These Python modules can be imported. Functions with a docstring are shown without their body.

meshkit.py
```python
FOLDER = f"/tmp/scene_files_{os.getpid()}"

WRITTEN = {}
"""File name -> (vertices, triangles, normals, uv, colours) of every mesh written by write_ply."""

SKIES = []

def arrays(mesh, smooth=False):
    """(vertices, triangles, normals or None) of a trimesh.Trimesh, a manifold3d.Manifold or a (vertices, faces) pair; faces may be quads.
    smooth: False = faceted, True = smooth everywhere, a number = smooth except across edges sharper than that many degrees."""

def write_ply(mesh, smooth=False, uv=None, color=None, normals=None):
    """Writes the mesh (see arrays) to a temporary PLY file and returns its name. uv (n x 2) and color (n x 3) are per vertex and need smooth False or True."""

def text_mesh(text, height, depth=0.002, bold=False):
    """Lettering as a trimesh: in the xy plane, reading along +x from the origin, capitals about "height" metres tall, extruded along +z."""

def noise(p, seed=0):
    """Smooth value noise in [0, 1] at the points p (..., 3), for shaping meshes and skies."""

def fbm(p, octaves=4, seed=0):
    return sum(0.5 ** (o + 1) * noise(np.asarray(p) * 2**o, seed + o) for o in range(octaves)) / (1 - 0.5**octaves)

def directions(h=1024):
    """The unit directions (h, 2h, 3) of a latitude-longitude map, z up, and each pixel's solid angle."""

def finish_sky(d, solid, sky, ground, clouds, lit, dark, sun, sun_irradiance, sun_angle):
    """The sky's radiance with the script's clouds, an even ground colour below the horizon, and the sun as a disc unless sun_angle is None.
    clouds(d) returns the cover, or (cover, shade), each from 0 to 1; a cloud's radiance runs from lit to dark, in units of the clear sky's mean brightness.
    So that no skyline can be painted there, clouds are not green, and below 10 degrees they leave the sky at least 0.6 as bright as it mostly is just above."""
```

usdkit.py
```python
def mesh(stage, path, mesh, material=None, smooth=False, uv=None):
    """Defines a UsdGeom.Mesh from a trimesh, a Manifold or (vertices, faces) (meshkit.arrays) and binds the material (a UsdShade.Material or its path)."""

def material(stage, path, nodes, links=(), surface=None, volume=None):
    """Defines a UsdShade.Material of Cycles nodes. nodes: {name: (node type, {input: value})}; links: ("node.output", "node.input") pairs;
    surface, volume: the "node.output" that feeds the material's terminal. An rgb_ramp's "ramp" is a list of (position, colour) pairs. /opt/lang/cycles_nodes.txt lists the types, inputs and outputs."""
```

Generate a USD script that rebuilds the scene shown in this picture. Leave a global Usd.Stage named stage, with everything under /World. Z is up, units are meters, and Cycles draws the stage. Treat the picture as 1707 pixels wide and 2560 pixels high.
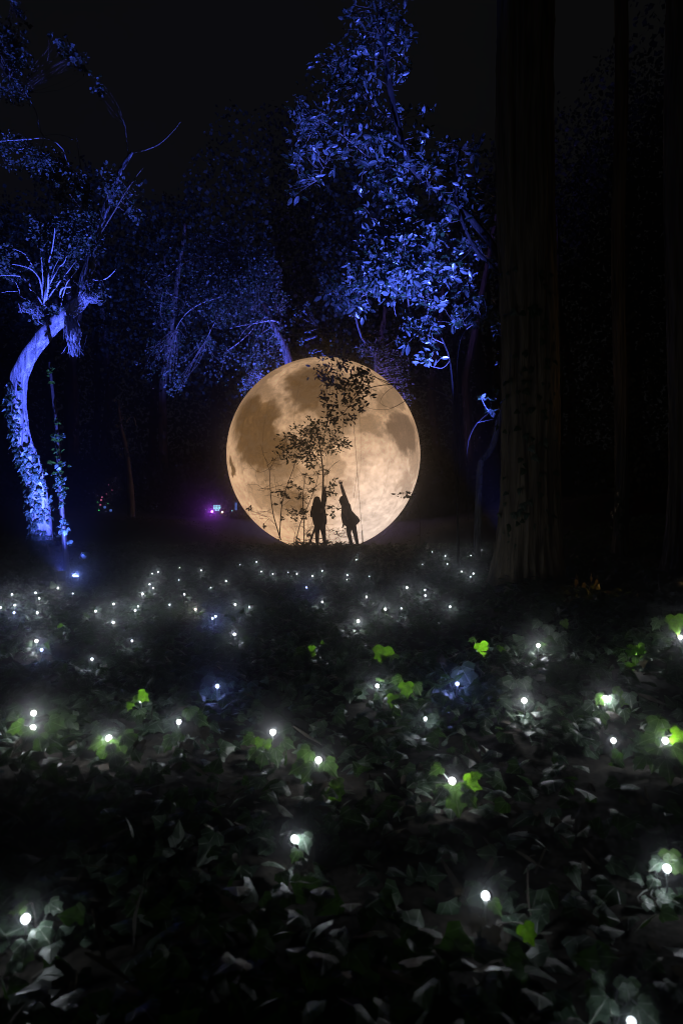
import math, random
import numpy as np, trimesh, usdkit, meshkit
import manifold3d as m3
from pxr import Usd, UsdGeom, UsdLux, UsdShade, Gf, Sdf, Vt

stage = Usd.Stage.CreateInMemory()
UsdGeom.SetStageUpAxis(stage, UsdGeom.Tokens.z)
UsdGeom.SetStageMetersPerUnit(stage, 1.0)
UsdGeom.Xform.Define(stage, '/World')
UsdGeom.Scope.Define(stage, '/World/Looks')

# ------------------------------------------------------------------ camera
EYE = 1.2
F = 1707.0                       # focal length in photograph pixels (24 mm on a 24 mm wide frame)
cam = UsdGeom.Camera.Define(stage, '/World/camera')
cam.CreateFocalLengthAttr(24.0)
cam.CreateHorizontalApertureAttr(24.0)
cam.CreateVerticalApertureAttr(36.0)
cam.CreateClippingRangeAttr(Gf.Vec2f(0.05, 1000))
cam.CreateFStopAttr(3.5)
cam.CreateFocusDistanceAttr(17.0)
cam.CreateExposureAttr(0.0)
cam.AddTranslateOp().Set(Gf.Vec3d(0, 0, EYE))
cam.AddRotateXOp().Set(90.0)

# ------------------------------------------------------------------ night sky (no sun, no moon: only a faint glow)
SKY = 0.016
sky_m = usdkit.material(stage, '/World/Looks/night_sky', {
    's': ('sky_texture', {'sky_type': 'single_scattering', 'sun_disc': False, 'sun_elevation': 0.06, 'sun_rotation': 3.1}),
    'h': ('hsv', {'saturation': 0.0, 'value': 0.12}),
    'n': ('noise_texture', {'scale': 2.5, 'detail': 3.0}),
    'r': ('rgb_ramp', {'ramp': [(0.3, (0.20, 0.20, 0.205)), (0.7, (0.24, 0.24, 0.245))]}),
    'm': ('mix', {'mix_type': 'mix', 'fac': 0.92}),
    'b': ('background_shader', {'strength': SKY})},
    [('s.color', 'h.color'), ('n.fac', 'r.fac'), ('h.color', 'm.color1'), ('r.color', 'm.color2'), ('m.color', 'b.color')], surface='b.background')
dome = UsdLux.DomeLight.Define(stage, '/World/sky')
dome.CreateIntensityAttr(1.0)
UsdShade.MaterialBindingAPI.Apply(dome.GetPrim()).Bind(sky_m)
dome.GetPrim().SetCustomDataByKey('kind', 'structure')

HAZE = 0.0065
HAZE_G = 0.972
BULB = 2.6                        # brightness of the frosted orb itself
ORB_I = 0.30                       # what an orb gives off
I_TREE, I_MAG, I_BACK, I_POLE = 4800., 13000., 15000., 5.

# ------------------------------------------------------------------ helpers
rng = np.random.default_rng(7)
random.seed(7)
used = {}
LOC = {}

def numbered(parent, name):
    k = (parent, name)
    n = used.get(k, -1) + 1
    used[k] = n
    return name if n == 0 else f'{name}_{n:03d}'

def tag(p, label=None, cat=None, group=None, kind=None):
    p = p.GetPrim() if hasattr(p, 'GetPrim') else p
    for k, v in (('label', label), ('category', cat), ('group', group), ('kind', kind)):
        if v:
            p.SetCustomDataByKey(k, v)
    return p

def thing(name, label, cat, loc=(0, 0, 0), group=None, kind=None):
    path = '/World/' + numbered('/World', name)
    x = UsdGeom.Xform.Define(stage, path)
    x.AddTranslateOp().Set(Gf.Vec3d(*map(float, loc)))
    LOC[path] = np.array(loc, float)
    tag(x, label, cat, group, kind)
    return path

def part(parent, name, mesh, mat, smooth=False, label=None, kind=None, uv=None):
    """a mesh under a thing (or part); vertices are given in world coordinates"""
    v, f, n = meshkit.arrays(mesh, smooth)
    base = np.zeros(3)
    for k in LOC:
        if parent == k or parent.startswith(k + '/'):
            base = LOC[k]
    path = parent + '/' + numbered(parent, name)
    m = usdkit.mesh(stage, path, (v - base, f), mat, uv=uv)
    if n is not None:
        m.CreateNormalsAttr(Vt.Vec3fArray.FromNumpy(n.astype(np.float32)))
        m.SetNormalsInterpolation('vertex')
    tag(m, label=label, kind=kind)
    return path

def single(name, mesh, mat, smooth=False, label=None, cat=None, group=None, kind=None, uv=None):
    path = '/World/' + numbered('/World', name)
    m = usdkit.mesh(stage, path, mesh, mat, smooth=smooth, uv=uv)
    tag(m, label, cat, group, kind)
    return m

def at(px, py, d):
    return np.array([(px - 853.5) / F * d, d, EYE + (1280.0 - py) / F * d])

def ss(t, a, b):
    t = np.clip((np.asarray(t, float) - a) / (b - a), 0, 1)
    return t * t * (3 - 2 * t)

def ground(x, y):
    x, y = np.asarray(x, float), np.asarray(y, float)
    z = 0.15 * ss(y, 12, 20) - 0.45 * ss(y, 21.0, 23.0) * (0.35 + 0.65 * np.exp(-((x + 0.7) / 4.5) ** 2))
    z = z + 0.25 * ss(x, 0.7, 2.6) * ss(y, 2.3, 4.5) * (1 - ss(y, 8, 14))
    z = z + 0.9 * ss(x, 4.5, 10) * ss(y, 6, 14) + 0.5 * ss(-x, 7, 13)
    z = z + 0.95 * ss(np.hypot(x + .66, y - 25.5), 2.3, 5.6) * ss(y, 21.6, 23.2)
    z = z + 9.0 * ss(y, 45, 110)
    p = np.stack([x * 0.9, y * 0.9, np.zeros_like(x)], -1)
    return z + 0.10 * (meshkit.fbm(p, 3, seed=3) - 0.5) + 0.03 * (meshkit.noise(p * 5, seed=9) - 0.5)

def hit(px, py, h):
    """world point where the pixel's ray is h above the ground"""
    d = np.linspace(0.6, 30, 3000)
    X, Z = (px - 853.5) / F * d, EYE + (1280 - py) / F * d
    g = ground(X, d) + h
    k = np.argmax(Z <= g)
    if not (Z <= g).any():
        k = np.argmin(Z - g + 0.0 * d)
    return np.array([X[k], d[k], Z[k]])

def norm(v):
    v = np.asarray(v, float)
    return v / np.maximum(np.linalg.norm(v, axis=-1, keepdims=True), 1e-9)

def spline(P, n):
    P = np.asarray(P, float)
    if len(P) < 3:
        t = np.linspace(0, 1, n)[:, None]
        return P[0] * (1 - t) + P[-1] * t
    from scipy.interpolate import PchipInterpolator
    s = np.r_[0, np.cumsum(np.linalg.norm(np.diff(P, axis=0), axis=1))]
    return PchipInterpolator(s, P)(np.linspace(0, s[-1], n))

def tube(P, r, sides=6, wob=0.0, seed=0):
    P = np.asarray(P, float)
    n = len(P)
    r = np.interp(np.linspace(0, 1, n), np.linspace(0, 1, len(np.atleast_1d(r))), np.atleast_1d(r))
    T = norm(np.gradient(P, axis=0))
    a = np.array([0, 1.0, 0]) if abs(T[0][1]) < 0.8 else np.array([1.0, 0, 0])
    U = [norm(np.cross(T[0], a))]
    for i in range(1, n):
        u = U[-1] - T[i] * (U[-1] @ T[i])
        U.append(norm(u))
    U = np.array(U)
    W = np.cross(T, U)
    th = np.arange(sides) / sides * 2 * np.pi
    ring = P[:, None] + r[:, None, None] * (np.cos(th)[None, :, None] * U[:, None] + np.sin(th)[None, :, None] * W[:, None])
    if wob:
        s = np.stack([np.cos(th)[None].repeat(n, 0) * 2.2, np.sin(th)[None].repeat(n, 0) * 2.2, np.linspace(0, 1, n)[:, None].repeat(sides, 1) * n * 0.25], -1)
        k = 1 + wob * (meshkit.fbm(s, 3, seed=seed) - 0.5) * 2
        ring = P[:, None] + (ring - P[:, None]) * k[..., None]
    v = np.vstack([ring.reshape(-1, 3), P[:1], P[-1:]])
    f = []
    for i in range(n - 1):
        for j in range(sides):
            a0, b0 = i * sides + j, i * sides + (j + 1) % sides
            f += [[a0, b0, b0 + sides], [a0, b0 + sides, a0 + sides]]
    e0, e1 = n * sides, n * sides + 1
    for j in range(sides):
        f += [[e0, (j + 1) % sides, j], [e1, (n - 1) * sides + j, (n - 1) * sides + (j + 1) % sides]]
    return v, np.array(f)

def cat(ms):
    V, Fs, k = [], [], 0
    for v, f in ms:
        V.append(v); Fs.append(np.asarray(f) + k); k += len(v)
    return np.vstack(V), np.vstack(Fs)

# leaf shapes: x across, y along, z out of the face
def ellip(w, fold=0.10, curl=0.15):
    ys = np.array([0, .22, .5, .78, 1.0]); ws = np.array([0, .75, 1.0, .72, 0]) * w
    V, Fc = [], []
    V.append([0, 0, 0])
    for y, ww in zip(ys[1:4], ws[1:4]):
        V += [[-ww, y, fold * ww / w * .5 - curl * y * y], [0, y, -curl * y * y], [ww, y, fold * ww / w * .5 - curl * y * y]]
    V.append([0, 1, -curl])
    Fc += [[0, 2, 1], [0, 3, 2]]
    for k in (1, 4):
        Fc += [[k, k + 1, k + 4], [k, k + 4, k + 3], [k + 1, k + 2, k + 5], [k + 1, k + 5, k + 4]]
    Fc += [[7, 8, 10], [8, 9, 10]]
    return np.array(V), np.array(Fc)

def ivy_shape(depth=1.0, cup=0.18):
    half = [(0, 0.02), (.20, -.10), (.38, -.04), (.56, .20), (.36, .40), (.40, .66), (.20, .72), (0, 1.08)]
    pts = half + [(-x, y) for x, y in half[-2:0:-1]]
    V = [[0, .38, 0]]
    for x, y in pts:
        r2 = x * x + (y - .38) ** 2
        V.append([x, y, -cup * r2 + (0.06 if (x, y) in ((.36, .40), (-.36, .40)) else 0) * 1.0])
    # a ring of mid points for a bent blade
    k = len(pts)
    mid = [[x * .55, .38 + (y - .38) * .55, 0.03 - cup * .3 * (x * x + (y - .38) ** 2)] for x, y in pts]
    V += mid
    Fc = []
    for i in range(k):
        j = (i + 1) % k
        Fc += [[0, 1 + k + i, 1 + k + j], [1 + k + i, 1 + i, 1 + j], [1 + k + i, 1 + j, 1 + k + j]]
    return np.array(V), np.array(Fc)

def ivy_cheap():
    pts = [(0, 0), (.36, -.04), (.52, .24), (.34, .44), (.22, .72), (0, 1.05), (-.22, .72), (-.34, .44), (-.52, .24), (-.36, -.04)]
    V = [[0, .36, .05]] + [[x, y, -.15 * (x * x + (y - .36) ** 2)] for x, y in pts]
    return np.array(V), np.array([[0, 1 + i, 1 + (i + 1) % 10] for i in range(10)])

def blade(w=.05):
    V = np.array([[-w * .4, 0, 0], [w * .4, 0, 0], [-w, .45, .05], [w, .45, .0], [0, 1, -.08]])
    return V, np.array([[0, 1, 3], [0, 3, 2], [2, 3, 4]])

def quad_leaf(w=.45):
    V = np.array([[0, 0, 0], [w, .45, .06], [0, 1, 0], [-w, .5, .06]])
    return V, np.array([[0, 1, 2], [0, 2, 3]])

ELL, ELL_W, IVY, IVYC, BLADE, QUAD = ellip(.21), ellip(.27, .14, .25), ivy_shape(), ivy_cheap(), blade(), quad_leaf()

def leaves(shape, P, D, N, S):
    T, Fc = shape
    P, D, N, S = np.asarray(P, float), norm(D), norm(N), np.broadcast_to(np.asarray(S, float), (len(P),))
    X = norm(np.cross(D, N)); N = np.cross(X, D)
    V = P[:, None] + S[:, None, None] * (T[None, :, 0, None] * X[:, None] + T[None, :, 1, None] * D[:, None] + T[None, :, 2, None] * N[:, None])
    k = len(T)
    f = Fc[None] + (np.arange(len(P)) * k)[:, None, None]
    return V.reshape(-1, 3), f.reshape(-1, 3)

def rdir(n, up=0.0, flat=1.0):
    v = rng.normal(size=(n, 3)); v[:, 2] = v[:, 2] * flat + up
    return norm(v)

# ------------------------------------------------------------------ materials
def MAT(name, nodes, links=(), surface=None, volume=None):
    return usdkit.material(stage, '/World/Looks/' + name, nodes, links, surface, volume)

def plain(name, col, rough=.7, spec=.3, metallic=0.0, var=.5, scale=30., bump=0.):
    c = np.array(col)
    nodes = {'n': ('noise_texture', {'scale': scale, 'detail': 4.0}), 'g': ('geometry', {}),
             'r': ('rgb_ramp', {'ramp': [(.3, tuple(c * (1 - var))), (.7, tuple(np.minimum(c * (1 + var), 1)))]}),
             'p': ('principled_bsdf', {'roughness': rough, 'specular_ior_level': spec, 'metallic': metallic})}
    links = [('g.position', 'n.vector'), ('n.fac', 'r.fac'), ('r.color', 'p.base_color')]
    if bump:
        nodes['b'] = ('bump', {'strength': bump, 'distance': .02})
        links += [('n.fac', 'b.height'), ('b.normal', 'p.normal')]
    return MAT(name, nodes, links, 'p.BSDF')

def leafmat(name, dark, light, trans, tw=.35, rough=.45, spec=.4, scale=60.):
    return MAT(name, {
        'g': ('geometry', {}), 'n': ('noise_texture', {'scale': scale, 'detail': 3.0}),
        'a': ('math', {'math_type': 'multiply_add', 'value2': .55}), 'a2': ('math', {'math_type': 'multiply', 'value2': .45}),
        'r': ('rgb_ramp', {'ramp': [(.2, dark), (.8, light)]}),
        'p': ('principled_bsdf', {'roughness': rough, 'specular_ior_level': spec}),
        't': ('translucent_bsdf', {'color': trans}), 'm': ('mix_closure', {'fac': tw})},
        [('g.position', 'n.vector'), ('g.random_per_island', 'a.value1'), ('n.fac', 'a2.value1'), ('a2.value', 'a.value3'), ('a.value', 'r.fac'), ('r.color', 'p.base_color'),
         ('p.BSDF', 'm.closure1'), ('t.BSDF', 'm.closure2')], 'm.closure')

def veined(name, dark, light, vein, trans, tw, rough=.42, spec=.5):
    return MAT(name, {
        'g': ('geometry', {}), 'n': ('noise_texture', {'scale': 45.0, 'detail': 4.0}), 'uv': ('uvmap', {'attribute': 'st'}), 'xy': ('separate_xyz', {}),
        'y1': ('math', {'math_type': 'add', 'value2': .06}), 'an': ('math', {'math_type': 'arctan2'}), 'k': ('math', {'math_type': 'multiply', 'value2': 4.2}), 'sn': ('math', {'math_type': 'sine'}), 'ab': ('math', {'math_type': 'absolute'}),
        'vr': ('rgb_ramp', {'ramp': [(0, (1, 1, 1)), (.10, (.75, .75, .75)), (.24, (0, 0, 0)), (1, (0, 0, 0))]}),
        'a': ('math', {'math_type': 'multiply_add', 'value2': .5}), 'a2': ('math', {'math_type': 'multiply', 'value2': .5}),
        'r': ('rgb_ramp', {'ramp': [(.2, dark), (.8, light)]}), 'mx': ('mix', {'mix_type': 'mix', 'color2': vein}),
        'tm': ('mix', {'mix_type': 'mix', 'color1': trans, 'color2': tuple(c * .45 for c in trans)}),
        'tn': ('mix', {'mix_type': 'multiply', 'fac': .8}), 'tr': ('rgb_ramp', {'ramp': [(.25, (.35, .35, .35)), (.7, (1.2, 1.2, 1.2))]}),
        'b': ('bump', {'strength': .5, 'distance': .004}), 'vb': ('rgb_to_bw', {}),
        'p': ('principled_bsdf', {'roughness': rough, 'specular_ior_level': spec}), 't': ('translucent_bsdf', {}), 'm': ('mix_closure', {'fac': tw})},
        [('g.position', 'n.vector'), ('uv.UV', 'xy.vector'), ('xy.y', 'y1.value1'), ('xy.x', 'an.value1'), ('y1.value', 'an.value2'), ('an.value', 'k.value1'), ('k.value', 'sn.value1'), ('sn.value', 'ab.value1'), ('ab.value', 'vr.fac'),
         ('g.random_per_island', 'a.value1'), ('n.fac', 'a2.value1'), ('a2.value', 'a.value3'), ('a.value', 'r.fac'),
         ('r.color', 'mx.color1'), ('vr.color', 'vb.color'), ('vb.val', 'mx.fac'), ('mx.color', 'p.base_color'), ('vb.val', 'b.height'), ('b.normal', 'p.normal'),
         ('vb.val', 'tm.fac'), ('tm.color', 'tn.color1'), ('n.fac', 'tr.fac'), ('tr.color', 'tn.color2'), ('tn.color', 't.color'), ('p.BSDF', 'm.closure1'), ('t.BSDF', 'm.closure2')], 'm.closure')

def barkmat(name, dark, light, sx=22., sz=3.0, bump=.8, dist=.03):
    return MAT(name, {
        'g': ('geometry', {}), 'mp': ('mapping', {'scale': (sx, sx, sz)}),
        'n': ('noise_texture', {'scale': 1.0, 'detail': 6.0, 'roughness': .6, 'distortion': .6}),
        'r': ('rgb_ramp', {'ramp': [(.32, dark), (.62, light)]}),
        'b': ('bump', {'strength': bump, 'distance': dist}),
        'p': ('principled_bsdf', {'roughness': .9, 'specular_ior_level': .2})},
        [('g.position', 'mp.vector'), ('mp.vector', 'n.vector'), ('n.fac', 'r.fac'), ('r.color', 'p.base_color'), ('n.fac', 'b.height'), ('b.normal', 'p.normal')], 'p.BSDF')

def glow(name, col, s):
    return MAT(name, {'e': ('emission', {'color': col, 'strength': s})}, [], 'e.emission')

M_soil = plain('soil', (.022, .019, .016), .95, .1, var=.6, scale=18., bump=.6)
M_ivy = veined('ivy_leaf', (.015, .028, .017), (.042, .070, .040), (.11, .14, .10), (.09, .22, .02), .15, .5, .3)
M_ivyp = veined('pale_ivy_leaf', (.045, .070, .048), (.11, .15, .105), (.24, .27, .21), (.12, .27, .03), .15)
M_ivyg = veined('young_ivy_leaf', (.04, .08, .018), (.07, .13, .03), (.16, .2, .08), (.16, .38, .012), .42)
M_mag = leafmat('broad_leaf', (.045, .055, .045), (.15, .16, .14), (.10, .2, .06), .18, .38, .55)
M_fine = leafmat('fine_leaf', (.03, .04, .03), (.20, .22, .18), (.10, .16, .06), .25, .6, .3)
M_dark = leafmat('wood_leaf', (.012, .018, .011), (.035, .05, .028), (.03, .05, .015), .2, .7, .2, 4.)
M_dry = leafmat('dry_leaf', (.022, .019, .015), (.10, .088, .07), (.10, .08, .05), .12, .8, .2)
M_barkL = barkmat('fibrous_bark', (.025, .023, .023), (.20, .19, .185), 17., 1.9, 1.0, .06)
M_barkD = barkmat('dark_bark', (.03, .024, .02), (.10, .08, .065), 14., 1.6)
M_barkB = barkmat('blackish_bark', (.008, .007, .006), (.03, .025, .02), 16., 1.8)
M_barkR = barkmat('ridged_bark', (.03, .024, .018), (.16, .13, .09), 9., .7, 1.0, .08)
M_twig = plain('twig_bark', (.10, .08, .065), .85, .2, var=.3, scale=40.)
M_twigL = plain('pale_twig_bark', (.18, .175, .17), .8, .2, var=.3, scale=40.)
M_metal = plain('black_metal', (.02, .02, .022), .45, .5, var=.2, scale=60.)
M_stem = plain('stem_plastic', (.10, .11, .10), .6, .4, var=.2, scale=60.)
M_coat = plain('dark_cloth', (.018, .015, .028), .95, .15, var=.4, scale=80.)
M_coat2 = plain('plum_cloth', (.024, .014, .030), .95, .15, var=.4, scale=80.)
M_jean = plain('jean_cloth', (.014, .015, .022), .95, .15, var=.4, scale=90.)
M_skin = plain('skin', (.32, .19, .13), .55, .4, var=.1, scale=20.)
M_hair = plain('dark_hair', (.012, .009, .007), .5, .4, var=.4, scale=120.)
M_shoe = plain('shoe', (.02, .02, .02), .6, .4, var=.3, scale=60.)
M_bulb = {'n': glow('orb_white', (.93, .97, 1.0), BULB), 'b': glow('orb_bright', (1.0, .99, .95), BULB), 'd': glow('orb_dim', (.88, .95, 1.0), BULB * .7),
          'u': glow('orb_blue', (.6, .68, 1.0), BULB), 'w': glow('orb_warm', (1.0, .9, .76), BULB)}

# ------------------------------------------------------------------ ground
ys = np.r_[np.linspace(-6, .4, 14), np.geomspace(.5, 120, 260)]
t = np.linspace(-1, 1, 241)
W = 8 + np.maximum(ys, 0) * 1.1
gx = (np.sign(t) * np.abs(t) ** 1.25)[None] * W[:, None]
gy = np.repeat(ys[:, None], len(t), 1)
gz = ground(gx, gy)
n1, n2 = gx.shape
idx = np.arange(n1 * n2).reshape(n1, n2)
gf = np.stack([idx[:-1, :-1], idx[:-1, 1:], idx[1:, 1:], idx[1:, :-1]], -1).reshape(-1, 4)
single('ground', (np.stack([gx, gy, gz], -1).reshape(-1, 3), gf), M_soil, smooth=True, label='dark leaf-strewn woodland floor', kind='structure')

# ------------------------------------------------------------------ the glowing globe
MOON_D = 25.5
MR = MOON_D * math.sin(math.atan(242 / F))
MC = at(809, 1137, MOON_D)
nu, nv = 640, 320
th = np.linspace(0, 2 * np.pi, nu, endpoint=False); ph = np.linspace(0, np.pi, nv + 1)
TH, PH = np.meshgrid(th, ph)
nd = np.stack([np.sin(PH) * np.sin(TH), -np.sin(PH) * np.cos(TH), np.cos(PH)], -1).reshape(-1, 3)
# small bulge of the air-filled gores between the seams
mid = np.arange((nv + 1) * nu).reshape(nv + 1, nu)
mf = np.stack([mid[:-1], np.roll(mid[:-1], -1, 1), np.roll(mid[1:], -1, 1), mid[1:]], -1).reshape(-1, 4)[:, ::-1]
fwd = norm(np.array([0, 0, EYE]) - MC); rgt = norm(np.cross(np.array([0, 0, 1.0]), fwd)); upv = np.cross(fwd, rgt)
u, v, w = nd @ rgt, nd @ upv, nd @ fwd
wp = nd * 3.0
warp1 = (np.stack([meshkit.fbm(wp * 1.7 + 11 * k, 5, seed=20 + k) for k in range(3)], -1) - .5)
warp2 = (np.stack([meshkit.fbm(wp * 6 + 7 * k, 4, seed=80 + k) for k in range(3)], -1) - .5)
q = norm(nd + warp1 * .30 + warp2 * .12)
uq, vq = q @ rgt, q @ upv
def blob(cu, cv, ru, rv, ang=0., soft=.28):
    c, s = math.cos(ang), math.sin(ang)
    du, dv = uq - cu, vq - cv
    e = np.hypot((du * c + dv * s) / ru, (-du * s + dv * c) / rv)
    return np.where(w > -.25, 1 - ss(e, 1 - soft, 1 + soft), 0)
mare = np.zeros(len(nd))
for cu, cv, ru, rv, a, k in [(-.16, .60, .22, .26, 0, .92), (-.60, .20, .27, .40, .25, 1.0), (-.44, -.05, .24, .24, 0, .75), (-.60, .55, .14, .20, .7, .55), (-.36, -.40, .24, .17, -.4, .62),
                             (-.60, -.36, .12, .12, 0, .5), (-.27, -.43, .11, .10, 0, .85), (.00, .17, .22, .12, .3, .55), (.40, .27, .17, .10, .3, .62), (.10, -.06, .12, .10, 0, .45), (.76, .22, .17, .22, .3, .95), (.62, .55, .13, .22, -.8, .62), (.90, -.06, .07, .18, .1, .55),
                             (.79, -.28, .10, .12, 0, .5), (-.89, -.12, .03, .06, 0, 1.0), (-.10, .30, .18, .14, 0, .25), (.14, .50, .20, .26, .2, .75), (.06, -.28, .16, .12, .3, .4), (-.15, -.18, .18, .12, 0, .45), (-.72, .64, .12, .08, .8, .5),
                             (-.55, .75, .22, .04, .65, .55), (-.3, .92, .25, .03, .25, .4)]:
    mare = np.maximum(mare, k * blob(cu, cv, ru, rv, a))
fine = 1.15 * (meshkit.fbm(wp * 9, 5, seed=50) - .5)
med = meshkit.fbm(wp * 2.6, 5, seed=60) - .5
mare = np.clip(mare * (1 + .5 * fine) + .35 * med * (mare > .02) , 0, 1)
bright = np.zeros(len(nd))
for cu, cv, r, k in [(-.56, .485, .035, 1.2), (-.54, .47, .12, .35), (-.40, .76, .10, .35), (-.30, .85, .10, .3), (-.26, .30, .13, .40), (.50, .34, .06, .6), (.57, .40, .03, .5), (-.10, .45, .02, .8), (.66, .33, .02, .8), (.61, .08, .025, .7), (.3, -.1, .4, .3), (.45, -.5, .45, .3), (.8, .45, .12, .3),
                     (-.29, .50, .02, .6), (-.17, .40, .025, .4), (-.77, .15, .035, .3), (-.38, .22, .03, .3), (.2, -.62, .06, .35), (-.2, -.7, .05, .3), (.55, -.35, .08, .3)]:
    e = np.hypot(u + .03 * med - cu, v + .03 * fine - cv) / r
    bright += np.where(w > 0, k * np.exp(-e * e), 0)
crng = np.random.default_rng(5)
cd = norm(crng.normal(size=(420, 3)))
for c in cd:
    r = .010 + .04 * crng.random() ** 3
    a_ = np.arccos(np.clip(nd @ c, -1, 1)) / r
    near = a_ < 3
    bright[near] += (.22 * np.exp(-((a_[near] - 1) / .4) ** 2) - .16 * np.exp(-(a_[near] / .6) ** 2))
hi, lo = np.array([.60, .365, .205]), np.array([.135, .070, .027])
pale = np.array([.69, .53, .43]); gray = np.array([.19, .115, .07])
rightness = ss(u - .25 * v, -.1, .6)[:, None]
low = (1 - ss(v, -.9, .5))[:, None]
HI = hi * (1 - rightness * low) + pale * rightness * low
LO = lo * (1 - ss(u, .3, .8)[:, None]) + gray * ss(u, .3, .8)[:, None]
tone = HI * (1 - mare[:, None]) + LO * mare[:, None]
tone = tone * (1 + .75 * med + .75 * fine)[:, None] * (1 + .55 * bright)[:, None]
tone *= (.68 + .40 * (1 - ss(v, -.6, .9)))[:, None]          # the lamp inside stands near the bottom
seam = np.abs(((TH.reshape(-1) / (2 * np.pi) * 20 + .31) % 1) - .5)
tone *= (1 - .20 * (seam < .012) * (PH.reshape(-1) > .06))[:, None]
tone = np.clip(tone, .01, 1.2)
M_moon = MAT('globe_skin', {
    'a': ('attribute', {'attribute': 'moon_print'}), 'g': ('geometry', {}), 'n': ('noise_texture', {'scale': 16.0, 'detail': 6.0, 'roughness': .7}),
    'r': ('rgb_ramp', {'ramp': [(.25, (.80, .80, .80)), (.75, (1.18, 1.18, 1.18))]}), 'x': ('mix', {'mix_type': 'multiply', 'fac': 1.0}),
    'p': ('principled_bsdf', {'roughness': .6, 'specular_ior_level': .25, 'emission_strength': 1.12})},
    [('a.color', 'x.color1'), ('g.position', 'n.vector'), ('n.fac', 'r.fac'), ('r.color', 'x.color2'), ('x.color', 'p.base_color'), ('x.color', 'p.emission_color')], 'p.BSDF')
globe = thing('moon_globe', 'giant glowing inflatable moon globe resting on the ground behind two people', 'light globe', (MC[0], MC[1], MC[2] - MR))
gp = part(globe, 'skin', (MC + nd * MR, mf), M_moon, smooth=True)
pv = UsdGeom.PrimvarsAPI(stage.GetPrimAtPath(gp)).CreatePrimvar('moon_print', Sdf.ValueTypeNames.Color3fArray, 'vertex')
pv.Set(Vt.Vec3fArray.FromNumpy(tone.astype(np.float32)))
ring = trimesh.creation.cylinder(radius=.9, height=.12, sections=48); ring.apply_translation([MC[0], MC[1], MC[2] - MR + .02])
part(globe, 'base_plate', ring, M_metal)

# guy rope with its peg to the right of the people
gy_ = thing('guy_rope', 'thin guy rope running down the globe to a peg in the grass', 'rope', at(907, 1366, 21.2))
a0, a1, a2 = at(884, 1010, 21.5), at(893, 1180, 21.3), at(905, 1330, 21.2)
part(gy_, 'line', tube(spline([at(884, 1060, 22.2), a1, a2], 10), .006, 5), M_twig, smooth=True)
part(gy_, 'second_line', tube(spline([at(893, 1180, 21.3), at(888, 1215, 21.4), at(884, 1245, 21.6)], 6), .005, 5), M_twig, smooth=True)
part(gy_, 'peg', tube(spline([at(905, 1326, 21.2), at(906, 1345, 21.2), at(907, 1374, 21.2)], 8), [.012, .02, .016], 6, .3), M_twig, smooth=True)

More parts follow.
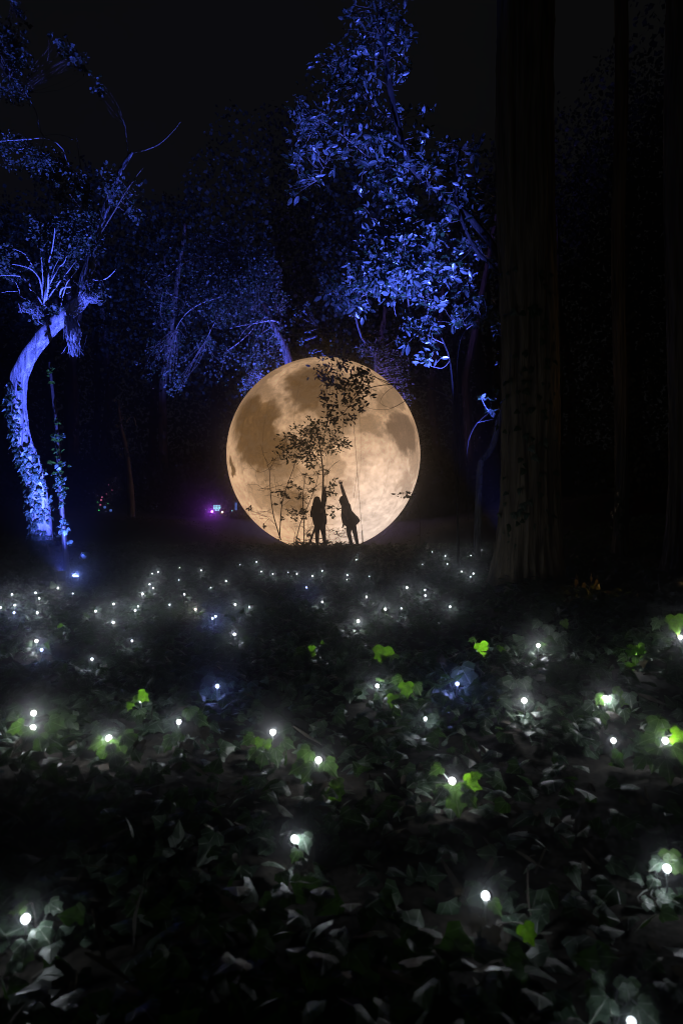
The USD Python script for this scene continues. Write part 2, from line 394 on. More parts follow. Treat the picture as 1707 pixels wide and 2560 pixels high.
# ------------------------------------------------------------------ spot lights
def flood(name, label, base, target, col, inten, angle, soft=.6, size=.11, group=None, lens=None):
    base, target = np.array(base, float), np.array(target, float)
    head = base + np.array([0, 0, .20])
    ax = norm(target - head)
    p = thing(name, label, 'floodlight', base, group)
    side = norm(np.cross(ax, [0, 0, 1.0])); up = np.cross(side, ax)
    # open can: outer and inner wall
    prof = [(-.5, .0), (-.5, .55), (-.42, .75), (.55, .92), (.60, 1.0), (.60, .9), (.50, .84), (-.36, .62), (-.36, 0)]
    ths = np.arange(24) / 24 * 2 * np.pi
    V = np.array([[head + size * (a * 1.6 * ax + r * (np.cos(q_) * side + np.sin(q_) * up)) for q_ in ths] for a, r in prof])
    k = np.arange(len(prof) * 24).reshape(len(prof), 24)
    Fq = np.stack([k[:-1], np.roll(k[:-1], -1, 1), np.roll(k[1:], -1, 1), k[1:]], -1).reshape(-1, 4)
    part(p, 'housing', (V.reshape(-1, 3), Fq), M_metal, smooth=40)
    yoke = [head + side * size * 1.08, head + side * size * 1.08 - np.array([0, 0, .12]), head - np.array([0, 0, .14]), head - side * size * 1.08 - np.array([0, 0, .12]), head - side * size * 1.08]
    part(p, 'yoke', tube(np.array(yoke), .008, 6), M_metal)
    part(p, 'spike', tube(np.array([head - [0, 0, .13], base - [0, 0, .08]]), [.012, .006], 6), M_metal)
    if lens is not None:
        d = [head + size * (.30 * ax + .78 * (np.cos(q_) * side + np.sin(q_) * up)) for q_ in ths]
        part(p, 'lens', (np.vstack([d, [head + size * .34 * ax]]), np.array([[i, (i + 1) % 24, 24] for i in range(24)])), lens)
    L = UsdLux.SphereLight.Define(stage, p + '/beam')
    L.CreateRadiusAttr(.03); L.CreateIntensityAttr(float(inten)); L.CreateColorAttr(Gf.Vec3f(*col)); L.CreateNormalizeAttr(True)
    sh = UsdLux.ShapingAPI.Apply(L.GetPrim())
    sh.CreateShapingConeAngleAttr(angle); sh.CreateShapingConeSoftnessAttr(soft)
    # -z axis along ax
    z = -ax; x = side; y = np.cross(z, x)
    o = head + ax * size * .85 - base
    m = Gf.Matrix4d(x[0], x[1], x[2], 0, y[0], y[1], y[2], 0, z[0], z[1], z[2], 0, o[0], o[1], o[2], 1)
    UsdGeom.Xformable(L).AddTransformOp().Set(m)
    return p

BLUE = (.08, .125, 1.0)
M_lensB = glow('blue_lens', (.22, .32, 1.0), 60.0)
b1 = hit(188, 1478, .0)
flood('floodlight', 'blue floodlight in the ivy at the foot of the leaning tree', b1 + np.array([-.25, .1, 0]), at(118, 740, 12.0), BLUE, I_TREE, 57, 1.0, size=.08, lens=M_lensB)
flood('floodlight', 'small blue-white uplight glowing in the ivy right of the leaning tree', b1, b1 + np.array([.35, -.55, 1.4]), (.2, .3, 1.0), 10., 70, 1.0, size=.06, lens=M_lensB)
b2 = np.array([2.76, 10.65, float(ground(2.76, 10.65))])
flood('floodlight', 'blue floodlight behind the massive trunk aimed at the broad-leaved tree', b2, at(1010, 655, 13.0), BLUE, I_MAG, 16, 1.0)
b3 = np.array([-1.6, 27.0 + MR * .55, float(ground(-1.6, 29.0))])
flood('floodlight', 'floodlight behind the globe shining up into the drooping tree', b3, at(600, 770, 31.), BLUE, I_BACK, 42)
b4 = np.array([.9, 28.6, float(ground(.9, 28.6))])
flood('floodlight', 'floodlight behind the right half of the globe', b4, at(900, 840, 31.), (.22, .16, 1.0), I_BACK * .25, 40)
b5 = np.array([3.05, 11.0, float(ground(3.05, 11.0))])
flood('floodlight', 'small floodlight at the foot of the thin blue-lit trunk', b5, at(1215, 1080, 12.), BLUE, I_POLE, 30)

# ------------------------------------------------------------------ trees
def pts(lst, d=None):
    return np.array([at(*(p if len(p) == 3 else (*p, d))) for p in lst])

def cluster(px, py, rx, ry, d, dd, n, size, shape=ELL, droop=.3, flat=.5, face=0.6, sv=.3):
    """n leaves in an uneven clump of real depth around a point of the tree"""
    s = d / F
    c = at(px, py, d)
    m = max(1, n // 6)
    cc = rng.normal(size=(m, 3)) * [.55, .55, .55]
    k = rng.integers(0, m, n)
    o = cc[k] + rng.normal(size=(n, 3)) * .28
    o = o / np.maximum(1, np.linalg.norm(o, axis=1, keepdims=True) / 1.25)
    P = c + o * [rx * s, dd, ry * s]
    D = norm(rng.normal(size=(n, 3)) * [1, 1, .6] + norm(cc[k]) * .5 + [0, 0, -droop])
    N = norm(rng.normal(size=(n, 3)) * .8 + np.array([0, -face, flat]))
    S = size * (1 + sv * rng.normal(size=n)).clip(.5, 1.7)
    return P, D, N, S, cc * [rx * s, dd, ry * s] + c

def crown(clusters, shape, mat, parent, name='foliage', nparts=0, label=None, twig=None, twig_from=None, kind='stuff'):
    P, D, N, S, C = [np.concatenate(x) for x in zip(*clusters)]
    if nparts:
        # the leaves that show largest become parts
        sc = S / np.linalg.norm(P - [0, 0, EYE], axis=1)
        order = np.argsort(-sc)
        for i in order[:nparts]:
            part(parent, 'leaf', leaves(shape, P[i:i + 1], D[i:i + 1], N[i:i + 1], S[i:i + 1]), mat)
        o = order[nparts:]
        P, D, N, S = P[o], D[o], N[o], S[o]
    if len(P):
        part(parent, name, leaves(shape, P, D, N, S), mat, kind=kind)
    return C

def twigs(C, roots, parent, mat, r=.004, name='twigs', kind='stuff'):
    roots = np.asarray(roots)
    ms = []
    for c in C:
        j = np.argmin(np.linalg.norm(roots - c, axis=1))
        a = roots[j]
        m = (a + c) / 2 + rng.normal(size=3) * .06 * np.linalg.norm(c - a)
        ms.append(tube(spline([a, m, c], 5), [r * 1.6, r * .6], 4))
    part(parent, name, cat(ms), mat, kind=kind)

# --- the leaning fibrous tree on the left
TD = 12.0
lt = thing('leaning_tree', 'tall leaning tree with pale fibrous trunk lit blue at the left', 'tree', at(118, 1440, TD))
trunk_px = [(122, 1446), (117, 1428), (110, 1370), (106, 1322), (94, 1225), (74, 1146), (56, 1088), (47, 1010), (48, 951), (63, 905), (92, 858), (130, 814), (170, 780), (203, 748), (219, 690), (236, 610), (268, 510), (300, 430), (330, 380)]
tp = spline(pts(trunk_px, TD), 90)
rad = np.array([34, 25, 23, 22, 21, 20, 19, 19, 20, 21, 20, 20, 19, 17, 11, 9, 8, 6, 4]) * TD / F
part(lt, 'trunk', tube(tp, rad, 28, .22, 4), M_barkL, smooth=True)
lb = [[(108, 764), (112, 740), (116, 690), (126, 640), (137, 569)], [(110, 764), (122, 720), (136, 668), (160, 630)], [(107, 764), (108, 720), (106, 680), (104, 642)], [(111, 764), (118, 735), (121, 690), (116, 640)],
      [(104, 764), (96, 725), (84, 672), (62, 634), (34, 622)], [(102, 766), (84, 725), (51, 690), (0, 689)], [(95, 768), (74, 752), (50, 735), (39, 704)], [(100, 740), (60, 728), (4, 731)], [(106, 760), (100, 700), (70, 668), (30, 660)],
      [(150, 778), (160, 730), (172, 700), (196, 670)], [(112, 760), (140, 716), (160, 690), (190, 652)], [(152, 742), (160, 718), (178, 716), (176, 728), (166, 732)], [(116, 766), (96, 800), (112, 812)], [(118, 726), (134, 690), (150, 664), (166, 640)],
      [(109, 764), (98, 745), (84, 730), (74, 720)], [(100, 766), (66, 772), (52, 745)]]
for b in lb:
    rr = rng.uniform(1.3, 2.8) * TD / F
    part(lt, 'branch', tube(spline(pts([(x, y, TD - .15 - .25 * rng.random() * i) for i, (x, y) in enumerate(b)]), 14), [rr, rr * .8, rr * .3], 6), M_twigL, smooth=True)
ub = [[(219, 690), (212, 560), (205, 480), (198, 440), (174, 415), (154, 366), (112, 344), (60, 348), (0, 352)], [(205, 480), (205, 442), (197, 385), (192, 340)], [(112, 344), (100, 324), (92, 286), (70, 240), (54, 214), (24, 196)], [(190, 352), (150, 336), (112, 338)],
      [(240, 600), (286, 527), (320, 470), (357, 420)], [(295, 438), (320, 384), (316, 340), (313, 313)], [(320, 384), (360, 375), (393, 362), (430, 330), (451, 304)], [(112, 346), (104, 370), (106, 384)], [(60, 348), (30, 366), (4, 392)], [(80, 346), (50, 372), (20, 370)], [(40, 349), (20, 340), (36, 322)], [(221, 690), (250, 700), (290, 672)], [(215, 740), (240, 748), (232, 752)]]
for i, b in enumerate(ub):
    rr = (2.6, 2.0, 1.8, 1.3, 2, 2, 1.6, 1.2, 1.5, 1.5, 1.5, 2, 2)[i] * TD / F
    part(lt, 'branch', tube(spline(pts([(x, y, TD - .05 * j) for j, (x, y) in enumerate(b)]), 22), [rr, rr * .8, rr * .35], 6, .15, i), M_twig if i in (4, 5, 6) else M_twigL, smooth=True)
cl = []
for px, py, rx, ry, n, s in [(23, 634, 26, 16, 90, .07), (23, 681, 26, 18, 80, .07), (86, 681, 14, 12, 40, .06), (168, 606, 40, 48, 900, .045), (156, 575, 28, 22, 300, .045), (150, 640, 30, 30, 350, .045), (211, 622, 16, 20, 150, .05), (235, 606, 18, 26, 150, .05), (231, 556, 18, 26, 120, .05), (137, 587, 22, 22, 120, .045),
                              (96, 585, 14, 24, 70, .06), (94, 785, 14, 18, 160, .05), (146, 782, 14, 10, 70, .06), (239, 728, 24, 16, 90, .05), (13, 107, 36, 46, 500, .05), (45, 25, 14, 10, 60, .06), (152, 107, 14, 12, 70, .06), (196, 147, 18, 12, 80, .06), (30, 223, 30, 22, 220, .05), (50, 160, 26, 24, 160, .05),
                              (241, 214, 14, 12, 40, .06), (27, 357, 34, 16, 200, .045), (112, 411, 38, 26, 420, .045), (134, 433, 24, 20, 250, .045), (192, 464, 24, 16, 160, .05), (156, 487, 14, 10, 80, .05), (210, 504, 10, 8, 40, .05), (281, 491, 18, 16, 100, .05), (275, 450, 26, 24, 110, .05), (80, 540, 8, 8, 40, .05),
                              (237, 536, 14, 20, 80, .05), (185, 560, 26, 40, 300, .045), (140, 700, 16, 30, 130, .05), (30, 400, 26, 14, 50, .05), (212, 470, 10, 30, 90, .05), (330, 500, 30, 40, 80, .05)]:
    cl.append(cluster(px, py, rx * 1.1, ry * 1.1, TD - .1, .30, int(n * 1.5), s, QUAD, .2, .3, .5))
C = crown(cl, QUAD, M_fine, lt, 'foliage')
twigs(C[::2], np.vstack([tp[30:]] + [spline(pts(b, TD), 14) for b in lb + ub]), lt, M_twig, .002)
fr = []
for cx, cy, w_, l_, n in [(190, 838, 26, 100, 130), (95, 770, 20, 50, 90), (232, 742, 30, 26, 60), (60, 770, 10, 24, 24)]:
    for i in range(n):
        x0 = cx - w_ * .4 + rng.normal() * w_ * .25
        fr.append(tube(spline(pts([(x0 - 6, cy - l_ * .5, TD - .2), (x0 + rng.normal() * 6, cy, TD - .25 + .1 * rng.normal()), (x0 + w_ * .35 + rng.normal() * 8, cy + l_ * (.25 + .3 * rng.random()), TD - .3 + .1 * rng.normal())]), 6), [.005, .002], 3))
part(lt, 'hanging_fibres', cat(fr), M_twigL, kind='stuff')
# ivy on the trunk
P, D, N, S = [], [], [], []
for (y0, y1, n, sd) in [(960, 1180, 170, -1), (1120, 1300, 170, 0), (1280, 1440, 150, -.6), (1000, 1100, 60, -.8), (1340, 1440, 90, .6)]:
    for i in range(n):
        y = rng.uniform(y0, y1)
        k = np.argmin(np.abs(tp[:60, 2] - at(0, y, TD)[2]))
        r = np.interp(k / 89, np.linspace(0, 1, len(rad)), rad)
        a = rng.normal() * .75 + sd * 1.0
        nn = np.array([math.sin(a), -math.cos(a), .1])
        P.append(tp[k] + nn * (r + .02 + .06 * rng.random()) + rng.normal(size=3) * .015)
        D.append(np.array([rng.normal() * .7, -.2, -.8])); N.append(nn + rng.normal(size=3) * .4); S.append(rng.uniform(.05, .10))
o = rng.permutation(len(P))
P, D, N, S = [np.array(x)[o] for x in (P, D, N, S)]
part(lt, 'ivy', leaves(IVYC, P, D, N, S), M_ivy, kind='stuff', uv=np.tile(IVYC[0][:, :2], (len(P), 1)))

# --- ivy-covered thin trunk beside it
iv = thing('ivy_clad_trunk', 'thin dark dead trunk with scattered ivy leaves right of the leaning tree', 'tree', at(168, 1440, 11.6))
ip = spline(pts([(168, 1440), (160, 1340), (150, 1210), (142, 1080), (132, 980), (124, 905)], 11.6), 40)
part(iv, 'trunk', tube(ip, [.05, .035, .028, .02], 12, .3, 8), M_hair, smooth=True)
P, D, N, S = [], [], [], []
for px, py, rx, ry, n in [(127, 925, 8, 10, 9), (128, 950, 4, 12, 5), (141, 1049, 6, 6, 4), (145, 1096, 13, 8, 12), (144, 1126, 8, 10, 9), (150, 1163, 11, 8, 12), (147, 1180, 9, 8, 10), (150, 1203, 14, 16, 26), (155, 1232, 9, 10, 14), (152, 1262, 6, 10, 6), (158, 1307, 10, 10, 16), (160, 1330, 12, 8, 14), (175, 1356, 6, 5, 5), (126, 1153, 4, 4, 3), (131, 1088, 3, 3, 2)]:
    for i in range(n):
        P.append(at(px + rng.normal() * rx * .6, py + rng.normal() * ry * .6, 11.5 + rng.normal() * .06))
        D.append([rng.normal(), -.3, -.3 + .5 * rng.normal()]); N.append([rng.normal() * .5, -.7, .7]); S.append(rng.uniform(.045, .085))
for i in range(len(P)):
    part(iv, 'leaf', leaves(IVY, P[i:i + 1], np.array(D[i:i + 1]), np.array(N[i:i + 1]), S[i:i + 1]), M_ivy, uv=IVY[0][:, :2])
for q_, (px, py, s, lab) in enumerate([(205, 1381, .13, 'single broad leaf lit pale blue on the ground beside the ivy-clad trunk'), (232, 1391, .085, 'smaller curled leaf lit pale blue on the ground, right of the ivy-clad trunk')]):
    c = at(px, py, 11.0)
    sp = thing('ground_sprig', lab, 'leaf', (c[0], c[1], float(ground(c[0], c[1]))))
    part(sp, 'leaf', leaves(ELL_W, [c], [[1, -.2, -.35]], [[.1, -.5, .9]], [s * 1.5]), M_mag, smooth=True)
    part(sp, 'leaf', leaves(ELL_W, [c - [0, 0, .03]], [[.6, -.5, -.5]], [[-.3, -.6, .7]], [s]), M_mag, smooth=True)
    part(sp, 'stalk', tube(spline([c, c - [.03, 0, .04], [c[0] - .06, c[1] + .02, float(ground(c[0], c[1]))]], 6), .0025, 5), M_hair, smooth=True)

# --- the broad-leaved tree right of the globe
MD = 13.0
mg = thing('broad_leaved_tree', 'tall tree with large oval leaves lit blue, right of and above the globe', 'tree', at(1146, 1420, MD))
stems = [[(1146, 1424), (1142, 1250), (1134, 1080), (1132, 990), (1124, 900), (1110, 858), (1086, 815), (1068, 790), (1062, 745)], [(1142, 1250), (1150, 1050), (1142, 930), (1150, 850), (1166, 822)], [(1300, 1430), (1292, 1000), (1278, 720), (1200, 570), (1110, 490), (1030, 420), (990, 300), (960, 120), (950, 20)],
         [(1290, 900), (1256, 700), (1180, 610), (1140, 480), (1150, 370)], [(1035, 812), (1020, 760), (1016, 700), (1012, 600), (1020, 520)], [(1110, 858), (1060, 830), (1030, 800)], [(1124, 900), (1100, 920), (1078, 915), (1068, 900)], [(1166, 822), (1190, 806), (1215, 795)], [(1166, 822), (1150, 800), (1135, 805)],
         [(1012, 640), (960, 690), (900, 740), (850, 740)], [(1030, 420), (940, 400), (860, 340), (800, 300), (750, 280)], [(990, 300), (930, 260), (870, 180)], [(1080, 640), (1120, 680), (1160, 720), (1190, 760)], [(1120, 540), (1170, 500), (1200, 560), (1196, 620)], [(960, 120), (1000, 150), (1012, 100)],
         [(1196, 620), (1225, 655)], [(1016, 700), (985, 760), (1000, 810)], [(850, 740), (820, 730)], [(860, 340), (820, 400), (794, 450)], [(800, 300), (760, 370), (744, 424)]]
sr = [.026, .014, .11, .05, .018, .012, .010, .010, .008, .016, .02, .016, .014, .014, .012, .008, .01, .008, .01, .01]
roots = []
for i, (s_, r_) in enumerate(zip(stems, sr)):
    cc = spline(pts([(x, y, MD + .12 * math.sin(i * 1.7) * j) for j, (x, y) in enumerate(s_)]), 24)
    roots.append(cc)
    part(mg, 'trunk' if i == 0 else 'stem', tube(cc, [r_, r_ * .7, r_ * .45], 8, .12, i), M_twig if i not in (0, 1, 2, 3) else M_barkB, smooth=True)
magc = [(961, 12, 80, 34, 70), (944, 62, 60, 40, 110), (970, 103, 46, 34, 80), (908, 98, 44, 34, 70), (890, 147, 50, 40, 90), (841, 170, 40, 30, 80), (1010, 94, 18, 14, 18), (1010, 147, 16, 14, 16), (863, 223, 56, 40, 100), (917, 250, 60, 50, 80), (840, 195, 30, 30, 40), (950, 205, 40, 30, 40), (743, 262, 20, 26, 40), (757, 300, 24, 24, 40), (787, 290, 40, 30, 50),
        (948, 308, 30, 24, 44), (993, 268, 12, 12, 14), (979, 290, 14, 12, 16), (841, 312, 70, 40, 80), (752, 370, 30, 34, 44), (823, 393, 30, 24, 30), (794, 455, 20, 14, 16), (743, 424, 18, 22, 20), (745, 470, 18, 16, 12), (1045, 285, 30, 24, 16), (1060, 320, 24, 22, 10),
        (900, 350, 60, 30, 55), (970, 350, 50, 30, 40), (1040, 340, 30, 30, 20),
        (930, 384, 44, 36, 60), (1010, 388, 40, 34, 62), (1064, 424, 22, 30, 36), (912, 451, 26, 18, 22), (970, 469, 42, 30, 50), (1037, 446, 18, 34, 34), (1113, 372, 26, 24, 44), (1144, 382, 16, 24, 26), (1131, 428, 24, 34, 60), (1140, 460, 20, 24, 34), (1122, 487, 26, 34, 60), (1104, 531, 20, 30, 44), (1098, 565, 24, 24, 34), (1091, 594, 22, 16, 30),
        (1185, 372, 18, 24, 20), (1175, 400, 20, 18, 14), (1185, 482, 26, 30, 40), (1167, 513, 24, 20, 30), (1207, 549, 22, 24, 34), (1194, 616, 26, 14, 30), (1153, 629, 28, 16, 34), (1180, 560, 22, 26, 22), (1229, 655, 18, 18, 16),
        (1010, 527, 40, 30, 64), (985, 500, 24, 22, 34), (930, 540, 18, 14, 14), (1010, 571, 50, 34, 90), (1042, 594, 40, 40, 84), (970, 594, 44, 30, 72), (1006, 634, 64, 40, 150), (1055, 634, 32, 40, 70), (952, 661, 54, 34, 120), (1042, 679, 46, 36, 100), (917, 670, 36, 30, 60), (1131, 670, 32, 24, 50), (943, 690, 50, 30, 100), (905, 712, 44, 24, 70), (970, 710, 46, 28, 80), (1010, 660, 50, 44, 110),
        (1055, 705, 34, 26, 60), (1010, 725, 44, 22, 60), (1122, 685, 28, 26, 40), (1153, 712, 24, 20, 30), (863, 734, 38, 28, 60), (881, 765, 30, 24, 36), (832, 740, 34, 30, 40), (1073, 762, 26, 16, 30), (1084, 780, 22, 14, 22), (1158, 756, 36, 18, 40), (1193, 760, 28, 26, 40), (1185, 792, 40, 16, 54), (1222, 798, 18, 14, 20), (1133, 806, 18, 10, 16), (997, 814, 22, 24, 24), (1012, 796, 20, 16, 16), (1060, 828, 26, 14, 26), (1024, 845, 18, 8, 8), (1077, 898, 28, 12, 22), (1066, 872, 16, 10, 8), (1000, 440, 60, 50, 60), (1150, 560, 60, 60, 40), (940, 620, 40, 40, 60), (1110, 640, 30, 30, 30)]
cl = [cluster(px, py, rx * 1.15, ry * 1.15, MD + .2 * rng.normal(), .34, int(n * 1.7), .125 * (0.85 if py < 340 else 1.05), ELL, .35, .3, .5) for px, py, rx, ry, n in magc]
# sprays of dark leaves hanging in front of the globe
brc = [(827, 904, 26, 12, 40), (801, 927, 22, 14, 34), (838, 934, 30, 14, 44), (878, 927, 26, 14, 34), (890, 915, 18, 10, 20), (853, 964, 34, 16, 56), (890, 958, 26, 16, 40), (908, 934, 20, 12, 22), (809, 958, 12, 14, 18), (834, 982, 22, 12, 34), (871, 986, 28, 14, 42), (827, 1008, 16, 12, 24), (871, 1012, 15, 12, 22), (916, 1008, 14, 16, 18), (846, 1038, 17, 12, 28), (875, 1056, 13, 10, 14), (816, 1049, 16, 12, 26), (900, 975, 20, 14, 22)]
BD = 15.5
br = [[(1134, 1010, 13.2), (1080, 972, 14.4), (1010, 962, 15.2), (975, 961, BD), (927, 968, BD), (890, 990, BD), (864, 1026, BD), (846, 1044, BD), (820, 1052, BD)], [(985, 962, 15.4), (930, 940, BD), (880, 925, BD), (838, 915, BD), (806, 922, BD)], [(1040, 965, 14.9), (1000, 1010, 15.2), (960, 1024, BD), (930, 1022, BD), (905, 1010, BD)],
      [(927, 968, BD), (895, 958, BD), (850, 962, BD), (812, 958, BD)], [(1000, 962, 15.3), (960, 985, BD), (950, 1005, BD), (975, 1018, BD), (1005, 1004, BD)], [(975, 961, BD), (950, 950, BD), (925, 930, BD), (905, 915, BD)], [(990, 962, 15.3), (1006, 985, 15.3), (1016, 1010, 15.3)]]
for i, b in enumerate(br):
    r_ = (.022, .011, .009, .009, .006, .008, .006)[i]
    cc = spline(pts(b), 24); roots.append(cc)
    part(mg, 'hanging_branch', tube(cc, [r_, r_ * .5, r_ * .35], 6, .1, i), M_twig, smooth=True)
cl += [cluster(px, py, rx * 1.35, ry * 1.35, BD, .28, int(n * 1.5), .10, ELL, .2, .2, .9) for px, py, rx, ry, n in brc]
C = crown(cl, ELL, M_mag, mg, 'foliage', nparts=300)
twigs(C, np.vstack(roots), mg, M_twig, .003)

# --- thin blue-lit trunk with leaf rosettes at the right
rt = thing('crooked_trunk', 'thin crooked trunk dimly lit blue between the broad-leaved tree and the massive trunk', 'tree', at(1194, 1400, 12.2))
cc = spline(pts([(1194, 1400), (1194, 1310), (1195, 1257), (1198, 1203), (1202, 1157), (1220, 1134), (1234, 1108), (1245, 1056), (1262, 1000), (1268, 930), (1262, 860)], 12.2), 40)
part(rt, 'trunk', tube(cc, [.07, .06, .055, .05, .03, .02], 12, .25, 3), M_barkL, smooth=True)
b1_ = spline(pts([(1170, 1300), (1168, 1120), (1193, 1056), (1212, 1040), (1224, 1030)], 12.1), 14)
part(rt, 'stem', tube(b1_, [.008, .005], 6), M_hair, smooth=True)
b2_ = spline(pts([(1193, 1056), (1230, 1048), (1265, 1040), (1275, 1036)], 12.1), 10)
part(rt, 'stem', tube(b2_, [.006, .004], 6), M_hair, smooth=True)
cl = [cluster(px, py, rx, ry, 12.1, .12, n, s, ELL, .3, .3, .7) for px, py, rx, ry, n, s in [(1228, 1030, 20, 8, 13, .13), (1225, 993, 20, 14, 12, .11), (1270, 1002, 10, 8, 6, .12), (1274, 1036, 18, 10, 16, .09), (1260, 886, 18, 30, 26, .07), (1262, 930, 18, 24, 18, .07), (1243, 830, 14, 18, 20, .08), (1215, 1140, 12, 14, 16, .06), (1246, 970, 16, 6, 6, .1), (1262, 1274, 8, 8, 2, .12), (1200, 1220, 6, 40, 26, .05)]]
C = crown(cl, ELL, M_mag, rt, 'foliage')
twigs(C, np.vstack([cc, b1_, b2_]), rt, M_twigL, .003)

# --- drooping tree behind the globe, upper left of it
DD = 31.0
dt = thing('drooping_tree', 'drooping fine-leaved tree with pale leaning trunk lit blue behind the globe', 'tree', at(760, 1340, DD))
tpx = [(760, 1340), (748, 1100), (735, 960), (721, 905), (708, 857), (683, 815), (667, 774), (648, 746), (619, 691), (590, 650), (572, 610), (568, 570)]
tc = spline(pts(tpx, DD), 60)
part(dt, 'trunk', tube(tc, np.array([20, 16, 14, 12, 11.5, 11, 10, 8, 6, 4.5, 3.5, 2]) * DD / F, 16, .22, 6), M_barkL, smooth=True)
db = [[(673, 787), (650, 800), (620, 835), (568, 876)], [(676, 772), (696, 780), (700, 800), (698, 825)], [(676, 819), (655, 832), (640, 848)], [(690, 815), (660, 800), (630, 810), (598, 845)], [(700, 806), (680, 800), (645, 806), (610, 812), (575, 820)], [(650, 760), (636, 762), (650, 785)], [(619, 691), (600, 720), (590, 760)], [(572, 640), (570, 600), (545, 590)], [(600, 660), (560, 668), (525, 688)], [(667, 790), (655, 830), (650, 860)], [(690, 830), (672, 850), (668, 880)], [(572, 610), (510, 592), (496, 606)], [(619, 930), (632, 938), (655, 946)],
      [(640, 740), (590, 735), (540, 745), (480, 770), (440, 820)], [(590, 735), (540, 800), (515, 850)], [(480, 770), (410, 730), (400, 780)], [(600, 660), (520, 640), (420, 690)]]
rts = [tc]
for i, b in enumerate(db):
    c_ = spline(pts([(x, y, DD - .3 * j) for j, (x, y) in enumerate(b)]), 12); rts.append(c_)
    part(dt, 'branch', tube(c_, np.array([2.4, 1.6, .9]) * DD / F, 6, .1, i), M_twigL, smooth=True)
cl = []
for px, py, rx, ry, n in [(638, 691, 44, 36, 500), (635, 723, 44, 36, 520), (571, 691, 50, 44, 420), (577, 755, 56, 42, 560), (600, 735, 50, 30, 420), (571, 777, 36, 26, 320), (523, 691, 28, 20, 120), (651, 666, 26, 24, 160), (609, 680, 40, 36, 360), (402, 730, 24, 48, 160), (405, 770, 20, 30, 60), (469, 771, 26, 18, 90), (504, 848, 18, 14, 60), (522, 855, 10, 14, 40), (443, 844, 48, 40, 110), (400, 900, 46, 40, 110), (571, 592, 22, 16, 90), (542, 592, 18, 12, 70), (507, 596, 16, 12, 50),
                          (440, 946, 18, 12, 50), (440, 975, 12, 14, 40), (651, 899, 28, 24, 110), (619, 962, 16, 22, 70), (640, 930, 30, 16, 60), (700, 755, 18, 18, 80), (680, 860, 30, 40, 120), (620, 860, 50, 40, 160), (540, 640, 50, 40, 140), (460, 650, 60, 40, 110), (500, 730, 50, 40, 110), (660, 800, 40, 30, 120), (555, 905, 60, 40, 60)]:
    cl.append(cluster(px, py, rx * 1.2, ry * 1.2, DD - .4, 1.1, n * 2, .10, QUAD, .3, .3, .6))
C = crown(cl, QUAD, M_fine, dt, 'foliage')
twigs(C[::2], np.vstack(rts), dt, M_twig, .004)

# --- two smaller trunks behind the top of the globe
for nm, lab, path, wpx, cls, D_ in [
    ('forked_trunk', 'short forked trunk lit violet right above the top of the globe', [(822, 1000), (822, 890), (818, 862), (802, 838), (796, 815)], 8, [(759, 765, 10, 14, 40), (750, 848, 9, 14, 40), (732, 793, 10, 8, 26), (772, 815, 8, 8, 20), (802, 838, 10, 12, 40), (832, 848, 8, 16, 40), (776, 885, 8, 16, 24), (812, 870, 10, 14, 50), (740, 775, 12, 14, 24)], 29.),
    ('bent_trunk', 'slender bent trunk with small shrubby crown lit blue above the globe right of centre', [(945, 1040), (938, 880), (908, 846), (899, 823), (890, 790), (881, 760)], 7, [(905, 866, 20, 14, 90), (952, 884, 40, 26, 240), (985, 900, 30, 20, 120), (997, 942, 34, 40, 200), (930, 862, 24, 10, 60), (960, 920, 40, 30, 130), (1010, 980, 20, 30, 70), (881, 760, 24, 20, 70)], 29.5)]:
    tr = thing(nm, lab, 'tree', at(*path[0], D_))
    c_ = spline(pts(path, D_), 30)
    part(tr, 'trunk', tube(c_, np.array([wpx * 1.4, wpx, wpx * .7, wpx * .5]) * D_ / F, 12, .25, 11), M_barkL, smooth=True)
    b_ = spline(pts([path[2], (path[2][0] + 16, path[2][1] - 10), (path[2][0] + 26, path[2][1] - 4)] if nm == 'bent_trunk' else [path[2], (834, 850), (838, 830)], D_), 8)
    part(tr, 'branch', tube(b_, np.array([wpx * .5, wpx * .2]) * D_ / F, 8, .2), M_barkL, smooth=True)
    cl = [cluster(px, py, rx, ry, D_ - .3, .7, n, .11, QUAD, .3, .3, .6) for px, py, rx, ry, n in cls]
    C = crown(cl, QUAD, M_fine, tr, 'foliage')
    twigs(C, np.vstack([c_, b_]), tr, M_twigL, .006)
# dim trunk far left of the globe
tr = thing('dim_tree', 'dim blue far trunk between the leaning tree and the globe', 'tree', at(330, 1330, 27))
c_ = spline(pts([(330, 1330), (322, 1180), (312, 1110), (300, 1060), (296, 1000)], 27), 24)
part(tr, 'trunk', tube(c_, [.16, .13, .10, .04], 12, .25, 12), M_barkD, smooth=True)
b_ = spline(pts([(312, 1060), (330, 1040), (340, 1064)], 27), 8)
part(tr, 'branch', tube(b_, [.03, .015], 6), M_twigL, smooth=True)
crown([cluster(px, py, rx, ry, 26.7, .5, n, .10, QUAD) for px, py, rx, ry, n in [(310, 1050, 16, 16, 60), (318, 1130, 12, 16, 50), (296, 1010, 16, 10, 30)]], QUAD, M_fine, tr)

